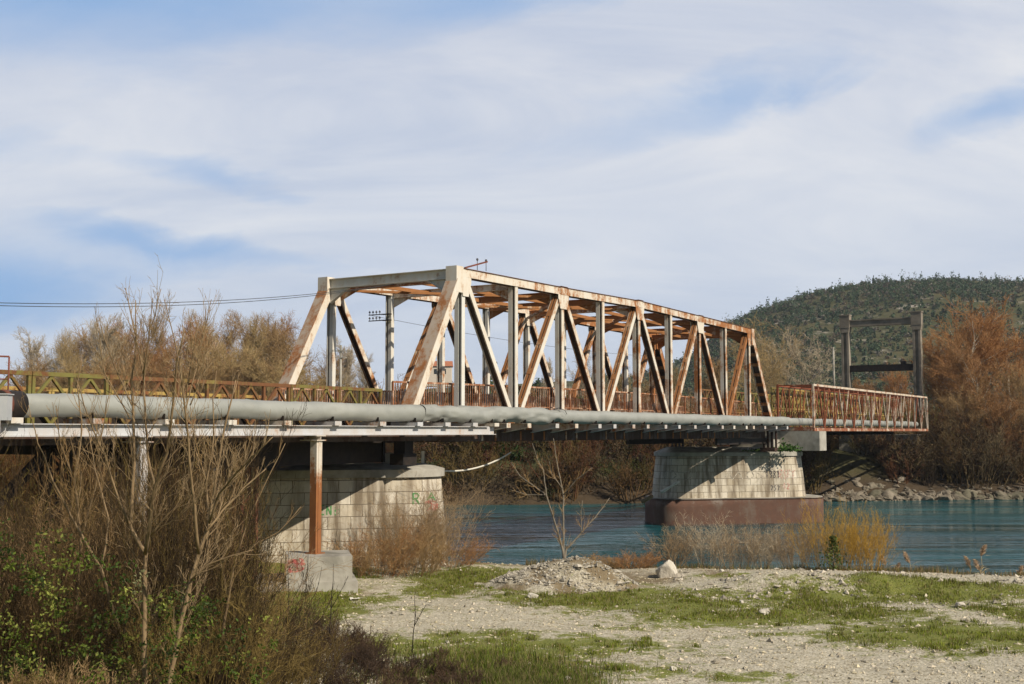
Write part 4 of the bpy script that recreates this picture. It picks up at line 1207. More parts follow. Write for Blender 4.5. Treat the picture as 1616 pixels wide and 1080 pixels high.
# evergreens behind the truss
lg = np.random.default_rng(5)
def evergreen(px, ytop, D, wpx, label, slim=False):
    p = at(px, 600, D); zb = float(h_far(p.x, D)); top = at(px, ytop, D).z; H = max(2, top-zb); w_ = wpx/1850*D/2
    t = thing('cypress' if slim else 'evergreen_tree', label, 'tree', (p.x, D, zb), 0, 'evergreens behind the truss')
    P = leaf_cloud(900, (w_, w_, H*.45), .3, lg, 30)
    if slim: P[:, :2] *= np.clip(1.15-(P[:, 2:3]/(H*.45)+1)/2, .1, 1)
    P[:, 2] += H*.55
    V, F = leaf_quads(P, .34, lg); np_mesh('crown', V, F, M['leaf_dark'], t)
    m = MB(); m.tube([(0, 0, -.3), (0, 0, H*.8)], [w_*.1+.05, .04], 6); m.build('trunk', M['bark_grey'], t)
for a in [(742, 590, 190, 30, 'round dark evergreen left of the cypress'), (783, 572, 215, 9, 'slim dark cypress seen through the second truss opening', True),
          (768, 592, 205, 26, 'round dark evergreen under the slim cypress'), (812, 600, 190, 34, 'broad dark evergreen right of the cypress'),
          (838, 578, 240, 8, 'slim cypress behind the second tall upright', True), (850, 596, 200, 24, 'dark evergreen right of the second cypress'),
          (925, 608, 180, 26, 'dark evergreen behind the third tall upright')]:
    evergreen(*a)

# ------------------------------------------------------------------ shrubs
SH = dict(levels=4, seg=[6, 5, 3, 2], taper=[.35, .35, .4, .5], wander=[.10, .14, .18, .2], up=[.05, .06, .05, .03], kids=[6, 5, 3, 0], tmin=[.25, .2, .15, 0],
          ang=[(.3, .75), (.3, .8), (.35, .9), (0, 0)], ratio=[.55, .5, .5, 0], fall=[.35, .3, .2, 0], rr=[.55, .6, .7, 0], rmin=.0035)
def shrub_segs(seed, stems, H=1.0, spread=.55, foot=.12, r=.012, **kw):
    cfg = dict(SH); cfg.update(kw); rd = random.Random(seed); out = []
    for k in range(stems):
        az = rd.uniform(0, 6.283); sp_ = spread*math.sqrt(rd.random())
        d = Vector((math.cos(az)*sp_, math.sin(az)*sp_, 1)).normalized(); f = foot*math.sqrt(rd.random())
        grow(out, rd, (math.cos(az)*f, math.sin(az)*f, -.05), d, H*rd.uniform(.55, 1.0), r*rd.uniform(.6, 1.1), 0, cfg)
    return np.array(out)

def shrub(name, segs, px, py, D, H, mat, label, group=None, cat='shrub', wide=1.0, near=True, zb=None):
    p = at(px, py, D)
    if zb is None: zb = float(h_near(p.x, D) if near else h_far(p.x, D))
    t = thing(name, label, cat, (p.x, D, zb-.05), random.uniform(0, 6.28), group)
    S_ = segs.copy(); s = H/S_[:, 5].max(); S_[:, [0, 1, 3, 4]] *= s*wide; S_[:, [2, 5]] *= s
    if isinstance(mat, tuple): stem_m, twig_m = mat
    else: stem_m = twig_m = mat
    seg_obj('stems', S_[S_[:, 8] <= 1], stem_m, t, 5); seg_obj('twigs', S_[S_[:, 8] >= 2], twig_m, t, 3)
    return t
ss1 = shrub_segs(21, 26); ss2 = shrub_segs(22, 34, spread=.8, foot=.3); ss3 = shrub_segs(23, 22, spread=.35, foot=.15, up=[.08, .08, .06, .04])
wl = shrub_segs(24, 46, spread=.62, foot=.3, r=.007, kids=[5, 3, 2, 0], ang=[(.15, .6), (.15, .6), (.2, .7), (0, 0)], wander=[.08, .09, .1, .12], up=[.06, .05, .04, .02])
tn, rd_, ye, br = M['twig_tan'], M['twig_red'], M['twig_yellow'], M['twig_brown']
G1 = 'bare shrubs at the near stone pier'
shrub('bare_shrub', ss2, 598, 900, 39.8, 2.4, rd_, 'reddish twiggy shrub in front of the near stone pier', G1, wide=1.15)
shrub('bare_shrub', ss2, 652, 900, 40.2, 2.3, br, 'dense brown shrub at the right corner of the near stone pier', G1, wide=1.2)
shrub('bare_shrub', ss1, 700, 890, 42.5, 3.9, tn, 'tall pale tan shrub fanning out right of the near stone pier', G1, wide=1.1)
shrub('bare_shrub', ss1, 632, 905, 40.6, 3.3, tn, 'tan upright shrub before the rounded end of the near pier', G1, wide=.8)
shrub('bare_shrub', ss2, 560, 905, 39.3, 1.7, br, 'low brown shrub right beside the concrete footing', G1, wide=1.2)
shrub('bare_shrub', ss2, 720, 893, 43.2, 1.4, rd_, 'low reddish shrub at the water edge below the tall tan shrub', G1, wide=1.6)
shrub('bare_shrub', ss1, 676, 903, 41.6, 2.9, tn, 'tan shrub covering the red blot on the near stone pier', G1, wide=.9)
G2 = 'shrubs along the bank edge'
for i, (px, D, H, mt, nm, lb, sg, wd) in enumerate([
 (1062, 42.6, 1.9, tn, 'bare_shrub', 'tan shrub leftmost in front of the far pier caisson', ss1, 1.0),
 (1120, 42.4, 2.2, M['twig_grey'], 'bare_shrub', 'tall greyish shrub before the middle of the caisson', ss3, 1.1),
 (1165, 42.0, 2.0, tn, 'bare_shrub', 'tan shrub with fine upright twigs right of the caisson middle', wl, 1.0),
 (1205, 41.9, 1.8, M['twig_grey'], 'bare_shrub', 'greyish shrub below the right half of the caisson', ss1, 1.1),
 (1256, 41.8, 1.9, tn, 'bare_shrub', 'tan shrub below the right end of the caisson', wl, 1.0),
 (1305, 41.6, 3.0, ye, 'yellow_willow', 'taller golden yellow willow shrub beside the caisson end', wl, .95),
 (1334, 41.4, 2.6, ye, 'yellow_willow', 'golden willow shrub in the middle of the yellow clump', wl, .95),
 (1368, 41.2, 2.5, ye, 'yellow_willow', 'outer golden willow shrub nearest the open water', wl, .9)]):
    shrub(nm, sg, px, 900, D, H, mt, lb, G2, wide=wd)
shrub('bare_shrub', ss2, 1000, 905, 42.2, .9, rd_, 'low reddish brush between gravel heap and boulder', G2, wide=1.9)
shrub('bare_shrub', ss2, 955, 900, 42.6, .7, br, 'low brown brush right behind the gravel heap', G2, wide=1.9)

# ------------------------------------------------------------------ saplings drawn stem by stem
def stem_sapling(name, label, D, stems, twig_n, bark, twig, r0, tl=(.4, 1.3), seed=1, jit=.4, base=None, cat='sapling', sub=4, rtw=.006, up=.20):
    rd = random.Random(seed); main = []; tw = []
    b = at(stems[0][0][0], stems[0][0][1], D)
    if base is None: base = Vector((b.x, D, float(h_near(b.x, D))-.1))
    t = thing(name, label, cat, base)
    for si, st in enumerate(stems):
        pts = []; off = 0
        slope = rd.uniform(-jit, jit)
        for i, (px, py, rr) in enumerate(st):
            off += slope*rd.uniform(.5, 1.2)*(1 if i else 0)*.5
            pts.append((at(px, py, D+(off if si else off*.4)), rr))
        # smooth the polyline
        P = [pts[0]]
        for (a, ra), (c, rc) in zip(pts[:-1], pts[1:]):
            n = max(2, int((c-a).length/.18))
            for k in range(1, n+1):
                f = k/n; P.append((a.lerp(c, f)+Vector((rd.gauss(0, .006), rd.gauss(0, .006), 0)), ra+(rc-ra)*f))
        m_ = [p for p, _ in P]; r_ = [max(x*r0, .004) for _, x in P]
        main.append((m_, r_))
        n_tw = int(twig_n*len(P)/60)+2
        for k in range(n_tw):
            f = rd.uniform(.12, 1.0); i = min(int(f*(len(P)-1)), len(P)-2)
            p = P[i][0]; d = unit(P[i+1][0]-p); az = rd.uniform(0, 6.283); an = rd.uniform(.35, .85)
            s1 = unit(d.orthogonal()); s2 = d.cross(s1)
            nd = d*math.cos(an)+(s1*math.cos(az)+s2*math.sin(az))*math.sin(an)
            cfg = dict(SH); cfg.update(levels=3, seg=[5, 3, 2], taper=[.4, .5, .6], kids=[sub if f < .6 else 1, 2, 0], ang=[(.3, .7), (.4, .8), (0, 0)], ratio=[.5, .45, 0], wander=[.07, .10, .14], up=[up, up*.7, .06], rmin=.003)
            grow(tw, rd, p, nd, rd.uniform(*tl)*(1-.6*f)*.8, min(rtw, r_[i]*.7), 0, cfg)
    m = MB(base)
    for p, r in main: m.tube(p, r, 7)
    if cat == 'seedling':
        for a in tw: m.tube([a[0:3], a[3:6]], [a[6], a[7]], 4)
        m.build('stem', bark, t); return t
    m.build('trunk', bark, t)
    S_ = np.array(tw); S_[:, 0:3] -= np.array(base); S_[:, 3:6] -= np.array(base)
    seg_obj('crown', S_, twig, t, 3)
    return t

q = gpoint(893, 929)
HEAP = Vector((at(893, 900, 37.4).x, 37.4, -4.86))
stem_sapling('bare_sapling', 'slim grey three-stemmed sapling growing out of the gravel heap', 37.8,
  [[(890, 892, 1.35), (889, 872, 1.3), (879, 836, 1.0), (862, 781, .8), (857, 742, .6), (848, 725, .45), (840, 700, .3)],
   [(890, 890, 1.2), (889.5, 866, 1.1), (889, 800, .85), (889, 781, .8), (884, 757, .6), (880, 735, .5), (873, 692, .3)],
   [(891, 890, 1.1), (893, 868, 1.0), (914, 845, .8), (938, 818, .6), (950, 803, .5), (962, 786, .3)],
   [(862, 781, .7), (835, 762, .6), (820, 751, .5), (806, 730, .3)], [(862, 781, .6), (832, 781, .4), (805, 773, .25)],
   [(889, 781, .6), (910, 757, .5), (935, 738, .3)], [(888, 772, .5), (871, 748, .35), (867, 728, .2)], [(917, 842, .6), (917, 815, .4), (919, 790, .25)]],
  90, M['bark_grey'], M['twig_brown'], .031, (.25, .8), 4, .5, base=Vector((at(890, 866, 37.8).x, 37.8, -3.85)), sub=3, rtw=.007, up=.06)
stem_sapling('bare_sapling', 'tall tan sapling forking twice, with long upright shoots above the pipe', 16.2,
  [[(228, 1100, 1.2), (227, 985, 1.1), (229, 874, 1.0), (212, 845, .85), (205, 829, .8), (212, 727, .7), (211, 666, .6), (208, 600, .5), (214, 540, .35), (214, 474, .2)],
   [(229, 874, .95), (233, 851, .9), (244, 766, .8), (264, 716, .65), (274, 629, .5), (280, 570, .4), (290, 520, .25)],
   [(244, 766, .6), (235, 738, .55), (228, 643, .45), (226, 590, .4), (212, 520, .3), (198, 455, .18)],
   [(205, 829, .6), (180, 770, .5), (165, 720, .4), (140, 660, .3), (120, 600, .2)], [(226, 590, .4), (234, 540, .3), (253, 456, .16)], [(226, 600, .35), (236, 530, .25), (241, 470, .16)],
   [(208, 640, .35), (178, 570, .3), (159, 513, .16)], [(205, 660, .3), (165, 590, .25), (152, 502, .14)], [(233, 851, .5), (262, 815, .4), (290, 790, .3), (310, 760, .2)]],
  80, M['bark_tan'], M['twig_tan'], .031, (.5, 1.5), 5, .55, rtw=.005, sub=5)
stem_sapling('bare_sapling', 'leaning tan sapling with a fan of branches towards the bridge', 15.6,
  [[(262, 1100, 1.2), (268, 1079, 1.15), (285, 985, 1.05), (301, 916, 1.0), (314, 874, .9), (330, 826, .8), (347, 715, .55), (360, 650, .4), (372, 600, .25)],
   [(314, 874, .8), (308, 820, .7), (304, 777, .6), (296, 700, .5), (292, 640, .4), (285, 580, .3), (263, 486, .16)],
   [(330, 826, .6), (346, 780, .5), (372, 748, .4), (400, 720, .3), (430, 690, .2)], [(326, 838, .55), (352, 805, .45), (385, 770, .35), (420, 740, .2)],
   [(292, 650, .35), (310, 580, .3), (333, 473, .16)], [(294, 630, .3), (304, 560, .25), (314, 500, .15)], [(300, 640, .3), (325, 580, .25), (350, 530, .15)],
   [(301, 916, .5), (330, 890, .4), (365, 878, .3), (400, 868, .2)]],
  80, M['bark_tan'], M['twig_tan'], .030, (.45, 1.4), 6, .55, rtw=.005, sub=5)
stem_sapling('bare_sapling', 'thin grey sapling leaning left behind the forked sapling', 17.6,
  [[(190, 1000, 1), (160, 900, .85), (120, 830, .7), (85, 760, .5), (60, 700, .35), (45, 640, .2)], [(160, 900, .7), (172, 820, .6), (150, 740, .4), (140, 680, .25)], [(120, 830, .5), (128, 750, .4), (110, 690, .25)]],
  40, M['bark_tan'], M['twig_brown'], .026, (.4, 1.2), 8, .5, rtw=.005)
stem_sapling('bare_sapling', 'thin many-branched sapling left of the forked sapling, crossing the white girder', 19.5,
  [[(120, 980, 1), (128, 850, .85), (118, 760, .7), (130, 680, .5), (122, 610, .35), (130, 560, .2)], [(128, 850, .7), (150, 770, .5), (160, 690, .4), (172, 620, .25)], [(118, 760, .5), (95, 700, .35), (88, 640, .2)]],
  60, M['bark_tan'], M['twig_brown'], .026, (.4, 1.3), 18, .5, rtw=.005)
stem_sapling('bare_sapling', 'thin upright sapling right of the leaning sapling, crossing the pipe', 19.0,
  [[(318, 960, 1), (330, 850, .85), (326, 760, .7), (338, 690, .5), (335, 630, .35), (342, 585, .2)], [(330, 850, .7), (362, 790, .5), (385, 730, .35), (398, 680, .2)], [(326, 760, .5), (305, 700, .35), (300, 640, .2)]],
  60, M['bark_tan'], M['twig_brown'], .025, (.4, 1.2), 19, .5, rtw=.005)
stem_sapling('bare_sapling', 'slender brown sapling between the footing and the leaning sapling', 18.5,
  [[(350, 1010, 1), (368, 900, .8), (392, 820, .6), (420, 760, .4), (450, 700, .2)], [(368, 900, .7), (400, 860, .5), (440, 840, .3), (475, 800, .2)], [(360, 950, .6), (340, 850, .5), (352, 770, .3)]],
  34, M['bark_tan'], M['twig_brown'], .024, (.4, 1.1), 9, .5, rtw=.005)
for i, (px, y0, y1, D, lb) in enumerate([(305*1+345, 1030, 935, 24.5, 'single dark dry stalk standing in the brown brush before the gravel track'),
        (452, 1000, 870, 25.5, 'dark bare seedling in front of the footing, left one'), (478, 1005, 875, 25.0, 'dark bare seedling forking in front of the footing corner'), (520, 1000, 890, 26.0, 'dark bare seedling at the right corner of the footing')]):
    stem_sapling('bare_seedling', lb, D, [[(px, y0, 1), (px+4, (y0+y1)/2, .8), (px+random.uniform(-8, 10), y1, .3)], [(px+3, y0-40, .7), (px+22, y0-75, .4), (px+30, y1+20, .25)]],
                 14, M['dark_steel'], M['twig_brown'], .012, (.15, .5), 30+i, .2, cat='seedling', sub=2, rtw=.004)

# ------------------------------------------------------------------ masses of brush (uncountable)
def mass(name, protos_, items, colors, mat='brush', rmul=1.0, kind='stuff'):
    """items: (x,y,z,height,width,rot,proto,colour)"""
    Vs, Fs, Cs = [], [], []; off = 0
    for (x, y, z, H, wd, rot, pi, ci) in items:
        S_ = protos_[pi]; s = H/S_[:, 5].max(); ca, sa = math.cos(rot), math.sin(rot)
        T = S_[:, :8].copy()
        for a in (0, 3):
            X, Y = T[:, a].copy()*s*wd, T[:, a+1].copy()*s*wd
            T[:, a] = X*ca-Y*sa+x; T[:, a+1] = X*sa+Y*ca+y; T[:, a+2] = T[:, a+2]*s+z
        T[:, 6:8] *= rmul
        V, F, si = tubes(T, 3)
        c = np.array(colors[ci])*rng.uniform(.6, 1.25)
        seg_c = c[None, :]*rng.uniform(.7, 1.25, (len(T), 1))
        Vs.append(V); Fs.append(F+off); Cs.append(seg_c[si]); off += len(V)
    o = np_mesh(name, np.concatenate(Vs), np.concatenate(Fs), M[mat], col=np.concatenate(Cs), smooth=True)
    o['kind'] = kind
    return o
LIGHT = dict(kids=[5, 4, 2, 0])
mp = [shrub_segs(41, 16, spread=.7, foot=.35, **LIGHT), shrub_segs(42, 20, spread=.9, foot=.4, **LIGHT), shrub_segs(43, 16, spread=.45, foot=.3, **LIGHT)]
COLS = [(.105, .06, .024), (.12, .083, .028), (.12, .052, .024), (.135, .098, .05), (.05, .033, .016), (.09, .073, .022)]
items = []
for i in range(300):
    X = rng.uniform(-62, 66); e = rng.uniform(.3, 15)**1.0
    D = float(waterline(X))+e
    z = float(h_far(X, D)); px = 808+1850*X/D
    H = rng.uniform(2.0, 4.4)*(1.2 if px < 1050 else 1.0)
    if 1290 < px < 1400 and e < 7: continue
    if px >= 1400 and e < 1.6: continue
    if 1300 < px < 1480: H = min(H, 2.6)
    ci = int(rng.choice([0, 1, 2, 3, 4, 5], p=[.28, .2, .17, .1, .1, .15]))
    items.append((X, D, z-.1, H, rng.uniform(.8, 1.3), rng.uniform(0, 6.28), int(rng.integers(0, 3)), ci))
for i in range(75):
    px = rng.uniform(1405, 1660); X = (px-808)/1850*107; D = float(waterline(X))+rng.uniform(2.2, 10)
    items.append((X, D, float(h_far(X, D))-.1, rng.uniform(3.0, 5.6)*(1 if px > 1455 else .6), rng.uniform(.9, 1.3), rng.uniform(0, 6.28), int(rng.integers(0, 3)), int(rng.choice([0, 2, 3, 4, 3]))))
mass('far_bank_thicket', mp, items, COLS, rmul=5.5)
items = []
for i in range(170):
    X = rng.uniform(-75, 66); D = float(waterline(X))+rng.uniform(12, 34)
    items.append((X, D, float(h_far(X, D))-.1, rng.uniform(3.2, 7)*(1 if X < 5 else .72), rng.uniform(.8, 1.2), rng.uniform(0, 6.28), int(rng.integers(0, 3)), int(rng.choice([0, 1, 3, 5, 2]))))
mass('riverside_brush', mp, items, [tuple(min(1, v*2.0) for v in c) for c in COLS], rmul=6)
# evergreen patches hanging in the far thicket and on the ridge
def leaf_mass(name, items, size, cols, n_per, mat='leafcol', lumps=14):
    Vs, Fs, Cs = [], [], []; off = 0
    for (x, y, z, rx, rz, ci) in items:
        P = leaf_cloud(n_per, (rx, rx, rz), size, rng, lumps)+np.array([x, y, z])
        V, F = leaf_quads(P, size, rng); c = np.array(cols[ci])*rng.uniform(.7, 1.3)
        cc = np.repeat(c[None, :]*rng.uniform(.6, 1.4, (len(P), 1)), 4, 0)
        Vs.append(V); Fs.append(F+off); Cs.append(cc); off += len(V)
    o = np_mesh(name, np.concatenate(Vs), np.concatenate(Fs), M[mat], col=np.concatenate(Cs)); o['kind'] = 'stuff'; return o
items = []
for (px, py, e, r) in [(800, 715, 8, 2.0), (765, 708, 9, 1.6), (1190, 655, 16, 2.6), (1240, 640, 18, 2.2), (1560, 700, 6, 2.0), (1600, 720, 5, 2.2), (905, 640, 20, 2.2), (1100, 640, 20, 2), (1300, 650, 16, 2), (1010, 720, 8, 1.5)]:
    X = (px-808)/1850*105; D = float(waterline(X))+e; items.append((X, D, at(px, py, D).z, r, r*.7, 0))
leaf_mass('evergreen_scrub', items, .16, [(.05, .085, .02)], 700)

items = []
for i in range(560):
    X = rng.uniform(-66, 72); e = rng.uniform(-.2, 16); D = float(waterline(X))+e; px = 808+1850*X/D
    if 1300 < px and e < 2.2: continue
    if 1290 < px < 1400 and e < 7: continue
    r = rng.uniform(.7, 1.8); items.append((X, D, float(h_far(X, D))+rng.uniform(.2, 2.6)*(1 if e < 12 else .6), r, r*.8, int(rng.choice([0, 1, 2, 3, 4], p=[.34, .22, .2, .12, .12]))))
leaf_mass('bank_scrub', items, .085, [(.075, .043, .021), (.092, .064, .026), (.042, .029, .016), (.092, .039, .023), (.05, .055, .016)], 300, lumps=20)
# near thicket under and behind the approach
items = []
for i in range(190):
    X = rng.uniform(-34, -6.5); D = rng.uniform(26, 60)
    b = Vector((X, D, 0))-B0; s = b.x*DX+b.y*DY; y = -b.x*DY+b.y*DX
    if -1.5 < y < 6.5 and s > -9: continue
    if y < 0 and X > -9: continue
    if (X+10.3)**2+(D-36.6)**2 < 9 or 808+1850*X/D > 400 and D < 40: continue
    zb = float(h_near(X, D)); H = rng.uniform(2.6, 4.8)*(1.35 if y > 7 else 1)
    if -2 < y < 7: H = min(H, 3.7)
    items.append((X, D, zb-.05, H, rng.uniform(.8, 1.2), rng.uniform(0, 6.28), int(rng.integers(0, 3)), int(rng.choice([0, 1, 2, 4, 5], p=[.35, .2, .15, .2, .1]))))
mass('near_thicket', mp, items, [(c[0]*1.55, c[1]*1.45, c[2]*1.25) for c in COLS], rmul=2.2)
# foreground undergrowth
fine = [shrub_segs(51, 18, spread=.8, foot=.4, r=.008), shrub_segs(52, 22, spread=1.0, foot=.5, r=.007), shrub_segs(53, 16, spread=.5, foot=.3, r=.009)]
FC = [(.18, .113, .05), (.08, .05, .023), (.27, .18, .09), (.055, .036, .018), (.17, .12, .04)]
items = []
for i in range(56):
    D = rng.uniform(17.2, 28) if i > 18 else rng.uniform(13.2, 15); px = rng.uniform(-60, 470)
    if px > 330 and D > 24: continue
    if px > 250 and D < 16.5: continue
    p = at(px, 900, D); zb = float(h_near(p.x, D)); ytop = float(np.interp(px, [0, 200, 300, 340, 400, 440, 480], [650, 670, 720, 780, 870, 925, 960]))+rng.uniform(0, 150)
    H = max(.4, at(px, ytop, D).z-zb); H = min(H, 3.9 if D > 16 else .9)
    if px > 380 and D > 21: continue
    items.append((p.x, D, zb-.05, H, rng.uniform(.7, 1.0), rng.uniform(0, 6.28), int(rng.integers(0, 3)), int(rng.integers(0, 5))))
whips = len(fine); fine.append(shrub_segs(54, 14, spread=.35, foot=.35, r=.007, up=[.05, .10, .08, .05], ang=[(.25, .6), (.25, .6), (.3, .7), (0, 0)]))
for i in range(25):
    D = rng.uniform(17.5, 27); px = rng.uniform(-50, 345); p = at(px, 900, D); zb = float(h_near(p.x, D))
    ytop = float(np.interp(px, [-50, 60, 150, 300, 350, 400], [660, 620, 570, 580, 640, 730]))+rng.uniform(0, 110)
    items.append((p.x, D, zb-.05, max(1.5, min(4.9, at(px, ytop, D).z-zb)), rng.uniform(.5, .8), rng.uniform(0, 6.28), whips, int(rng.choice([0, 1, 3, 4, 1, 3]))))
mass('foreground_thicket', fine, items, FC, rmul=1.0)
items = []
for i in range(75):
    px = rng.uniform(330, 800); py = rng.uniform(1000, 1120)
    if py < 990+ (px-330)*.10: continue
    if px > 740 and rng.random() < .6: continue
    r = ray(px, py); D = 20.5
    p = gpoint(px, min(py, 1079)); D = p.y-(max(0, py-1079)*.05)
    zb = float(h_near(p.x, D)); items.append((p.x, D, zb-.05, rng.uniform(.35, .95)*(1 if px < 600 else .6), rng.uniform(.9, 1.5), rng.uniform(0, 6.28), int(rng.integers(0, 3)), int(rng.choice([1, 3, 0]))))
mass('dead_brush', fine, items, [(.10, .065, .038), (.08, .05, .03), (.13, .09, .05), (.065, .042, .028), (.10, .08, .038)], rmul=1.0)
# bramble leaves threaded through the foreground thicket
items = []
for i in range(175):
    px = rng.uniform(-40, 430)**1.0; py = rng.uniform(770, 1085)
    if py < 815+px*.40: continue
    D = rng.uniform(13.4, 17.5); p = at(px, py, D)
    if p.z < float(h_near(p.x, D)): continue
    items.append((p.x, p.y, p.z, rng.uniform(.12, .42), rng.uniform(.10, .28), int(rng.choice([0, 1, 2, 3], p=[.46, .36, .16, .02]))))
leaf_mass('bramble_leaves', items, .025, [(.040, .066, .010), (.085, .115, .015), (.16, .175, .035), (.24, .24, .11)], 46, lumps=14)

# ------------------------------------------------------------------ hill woods and ridge scrub
n = 15000
HX = rng.uniform(40, 460, n*3); HD = rng.uniform(340, 735, n*3)
dens = fbm(HX*.012, HD*.012, 77)*.55+fbm(HX*.06, HD*.05, 78)*.45
keep = rng.random(n*3) < np.clip((dens-.32)*4.2, .10, .97); HX, HD = HX[keep][:n], HD[keep][:n]
pal = np.array([(.050, .084, .044), (.062, .100, .050), (.086, .114, .056), (.115, .10, .066), (.14, .115, .078), (.17, .155, .13)])
ci = rng.choice(6, len(HX), p=[.30, .25, .17, .12, .08, .08])
R_ = np.clip(rng.lognormal(-.05, .6, len(HX)), .35, 3.6); k = 40
Z0 = h_far(HX, HD)
tall = np.where(ci < 2, rng.uniform(1.0, 1.9, len(HX)), rng.uniform(.7, 1.1, len(HX)))
Pd = rng.normal(size=(len(HX), k, 3)); Pd /= np.linalg.norm(Pd, axis=2, keepdims=True); Pd *= rng.uniform(.25, .85, (len(HX), k, 1))
taper = np.where((ci == 0)[:, None], np.clip(1-.8*(Pd[:, :, 2]+1)/2, .15, 1), 1.0)
Pd[:, :, :2] *= taper[:, :, None]
P = Pd*R_[:, None, None]; P[:, :, 2] *= tall[:, None]
P += np.stack([HX, HD, Z0+R_*tall*.55], 1)[:, None, :]
P = P.reshape(-1, 3)
V, F = leaf_quads(P, .48, rng, .2)
cc = np.repeat((pal[ci][:, None, :]*rng.uniform(.65, 1.4, (len(HX), k, 1))).reshape(-1, 3), 4, 0)
np_mesh('hillside_woods', V, F, M['leafcol'], col=cc)['kind'] = 'stuff'
n = 1500
HX = rng.uniform(-330, 60, n); HD = rng.uniform(150, 420, n); Z0 = h_far(HX, HD); R_ = rng.uniform(.8, 2.2, n); k = 26
ci = rng.choice(6, n, p=[.08, .10, .12, .25, .30, .15]); pal2 = np.array([(.04, .06, .025), (.06, .08, .03), (.12, .12, .045), (.17, .13, .06), (.16, .10, .055), (.20, .16, .10)])
Pd = rng.normal(size=(n, k, 3)); Pd /= np.linalg.norm(Pd, axis=2, keepdims=True); Pd *= rng.uniform(.4, 1, (n, k, 1))
P = (Pd*R_[:, None, None]+np.stack([HX, HD, Z0+R_*.7], 1)[:, None, :]).reshape(-1, 3)
V, F = leaf_quads(P, .42, rng, .2); cc = np.repeat((pal2[ci][:, None, :]*rng.uniform(.65, 1.4, (n, k, 1))).reshape(-1, 3), 4, 0)
np_mesh('ridge_scrub', V, F, M['leafcol'], col=cc)['kind'] = 'stuff'

# house and poles
def house(px, py, D, w_, label):
    p = at(px, py, D); z = p.z; t = thing('stone_house', label, 'house', (p.x, D, z-4))
    m = MB((p.x, D, z-4)); m.box((p.x-w_/2, D-3, z-4), (p.x+w_/2, D+3, z+1.6)); m.build('wall', M['plaster'], t)
    m = MB((p.x, D, z-4)); m.poly([(p.x-w_/2-.3, D-3.4, z+1.602), (p.x-w_/2-.3, D+3.4, z+1.602), (p.x-w_/2-.3, D, z+3.2)], (w_+.6, 0, 0)); m.build('roof', M['roof'], t)
    for k in (-.28, .05, .3):
        m = MB((p.x, D, z-4)); m.box((p.x+w_*k-.5, D-3.03, z-.6), (p.x+w_*k+.5, D-2.99, z+.8)); m.build('window', M['window_dark'], t)
house(686, 588, 330, 9.5, 'small house with a red tiled roof on the low ridge, seen through the truss')
house(222, 578, 330, 8, 'small pale house with a red roof on the ridge behind the left trees')
def pole(px, y0, y1, D, label, arm=True):
    a = at(px, y0, D); b = at(px, y1, D); t = thing('utility_pole', label, 'pole', (a.x, D, b.z))
    m = MB((a.x, D, b.z)); m.tube([(a.x, D, b.z-3), (a.x, D, a.z)], [.14, .10], 8); m.build('post', M['concrete'], t)
    if arm:
        m = MB((a.x, D, b.z)); m.box((a.x-.9, D-.16, a.z-.6), (a.x+.9, D-.105, a.z-.5)); m.build('crossarm', M['concrete'], t)
        m = MB((a.x, D, b.z)); m.box((a.x-.6, D-.16, a.z-1.2), (a.x+.6, D-.105, a.z-1.1)); m.build('crossarm', M['concrete'], t)
pole(538, 545, 610, 108, 'pale utility pole with crossarms, seen through the first truss opening')
pole(1315, 548, 610, 128, 'plain concrete post standing left of the concrete portal', False)

# ------------------------------------------------------------------ stones
def rock_mesh(seed, sub=4, rough=.5, flat=.7):
    import bmesh
    bm = bmesh.new(); bmesh.ops.create_icosphere(bm, subdivisions=sub, radius=1)
    r = random.Random(seed); pl = [(Vector((r.gauss(0, 1), r.gauss(0, 1), r.gauss(0, 1))).normalized(), r.uniform(.5, .88)) for _ in range(16)]
    for v in bm.verts:
        d = v.co.normalized(); k = 1.0
        for nn, c in pl:
            q_ = d.dot(nn)
            if q_ > 1e-3: k = min(k, c/q_)
        k *= 1+rough*.55*(float(fbm(d.x*2+5, d.y*2+d.z*1.7, seed))-.5)
        v.co = d*k; v.co.z *= flat
    me = bpy.data.meshes.new('rock'); bm.to_mesh(me); bm.free()
    return me
RM = [rock_mesh(s) for s in range(60, 68)]
for me in RM: me.materials.append(M['rock'])
def rock(name, px, py, wpx, label, mi=0, hgt=1.0, cat='rock', sink=.3, rot=None):
    g = gpoint(px, py); r = wpx/1850*g.y/2
    o = bpy.data.objects.new(name, RM[mi]); C.objects.link(o)
    o.location = (g.x, g.y, g.z+r*hgt*(.62-sink)); o.scale = (r, r*.85, r*hgt*1.15); o.rotation_euler = (random.uniform(-.2, .2), random.uniform(-.2, .2), random.uniform(0, 6) if rot is None else rot)
    return tag(o, label, cat)
rock('boulder', 1053, 911, 40, 'largest pale boulder standing at the bank edge right of the gravel heap', 0, 1.25, 'boulder', .18, .6)
for i, (px, py, w_, lb) in enumerate([
 (842, 944, 22, 'pale rock in the grass just below the gravel heap'), (1208, 969, 24, 'flat whitish rock on the moss right of the track'),
 (745, 967, 10, 'small white stone in the middle of the gravel track'), (706, 1016, 12, 'flat white stone on the mossy strip beside the dead brush'),
 (896, 1075, 20, 'white stone at the bottom edge near the tall grass'), (1062, 1058, 14, 'white stone lying alone on the gravel at the bottom'),
 (1516, 958, 22, 'grey stone on the gravel bank at the right'), (1300, 932, 12, 'small pale stone on top of the gravel bank'),
 (1170, 952, 12, 'small pale stone left of the flat whitish rock'), (1140, 902, 10, 'small stone at the bank edge under the brown shrubs')]):
    rock('rock', px, py, w_, lb, 1+i % 7, .7)
RB = [m_.copy() for m_ in RM[:5]]
for me in RB: me.materials.clear(); me.materials.append(M['bank_rock'])
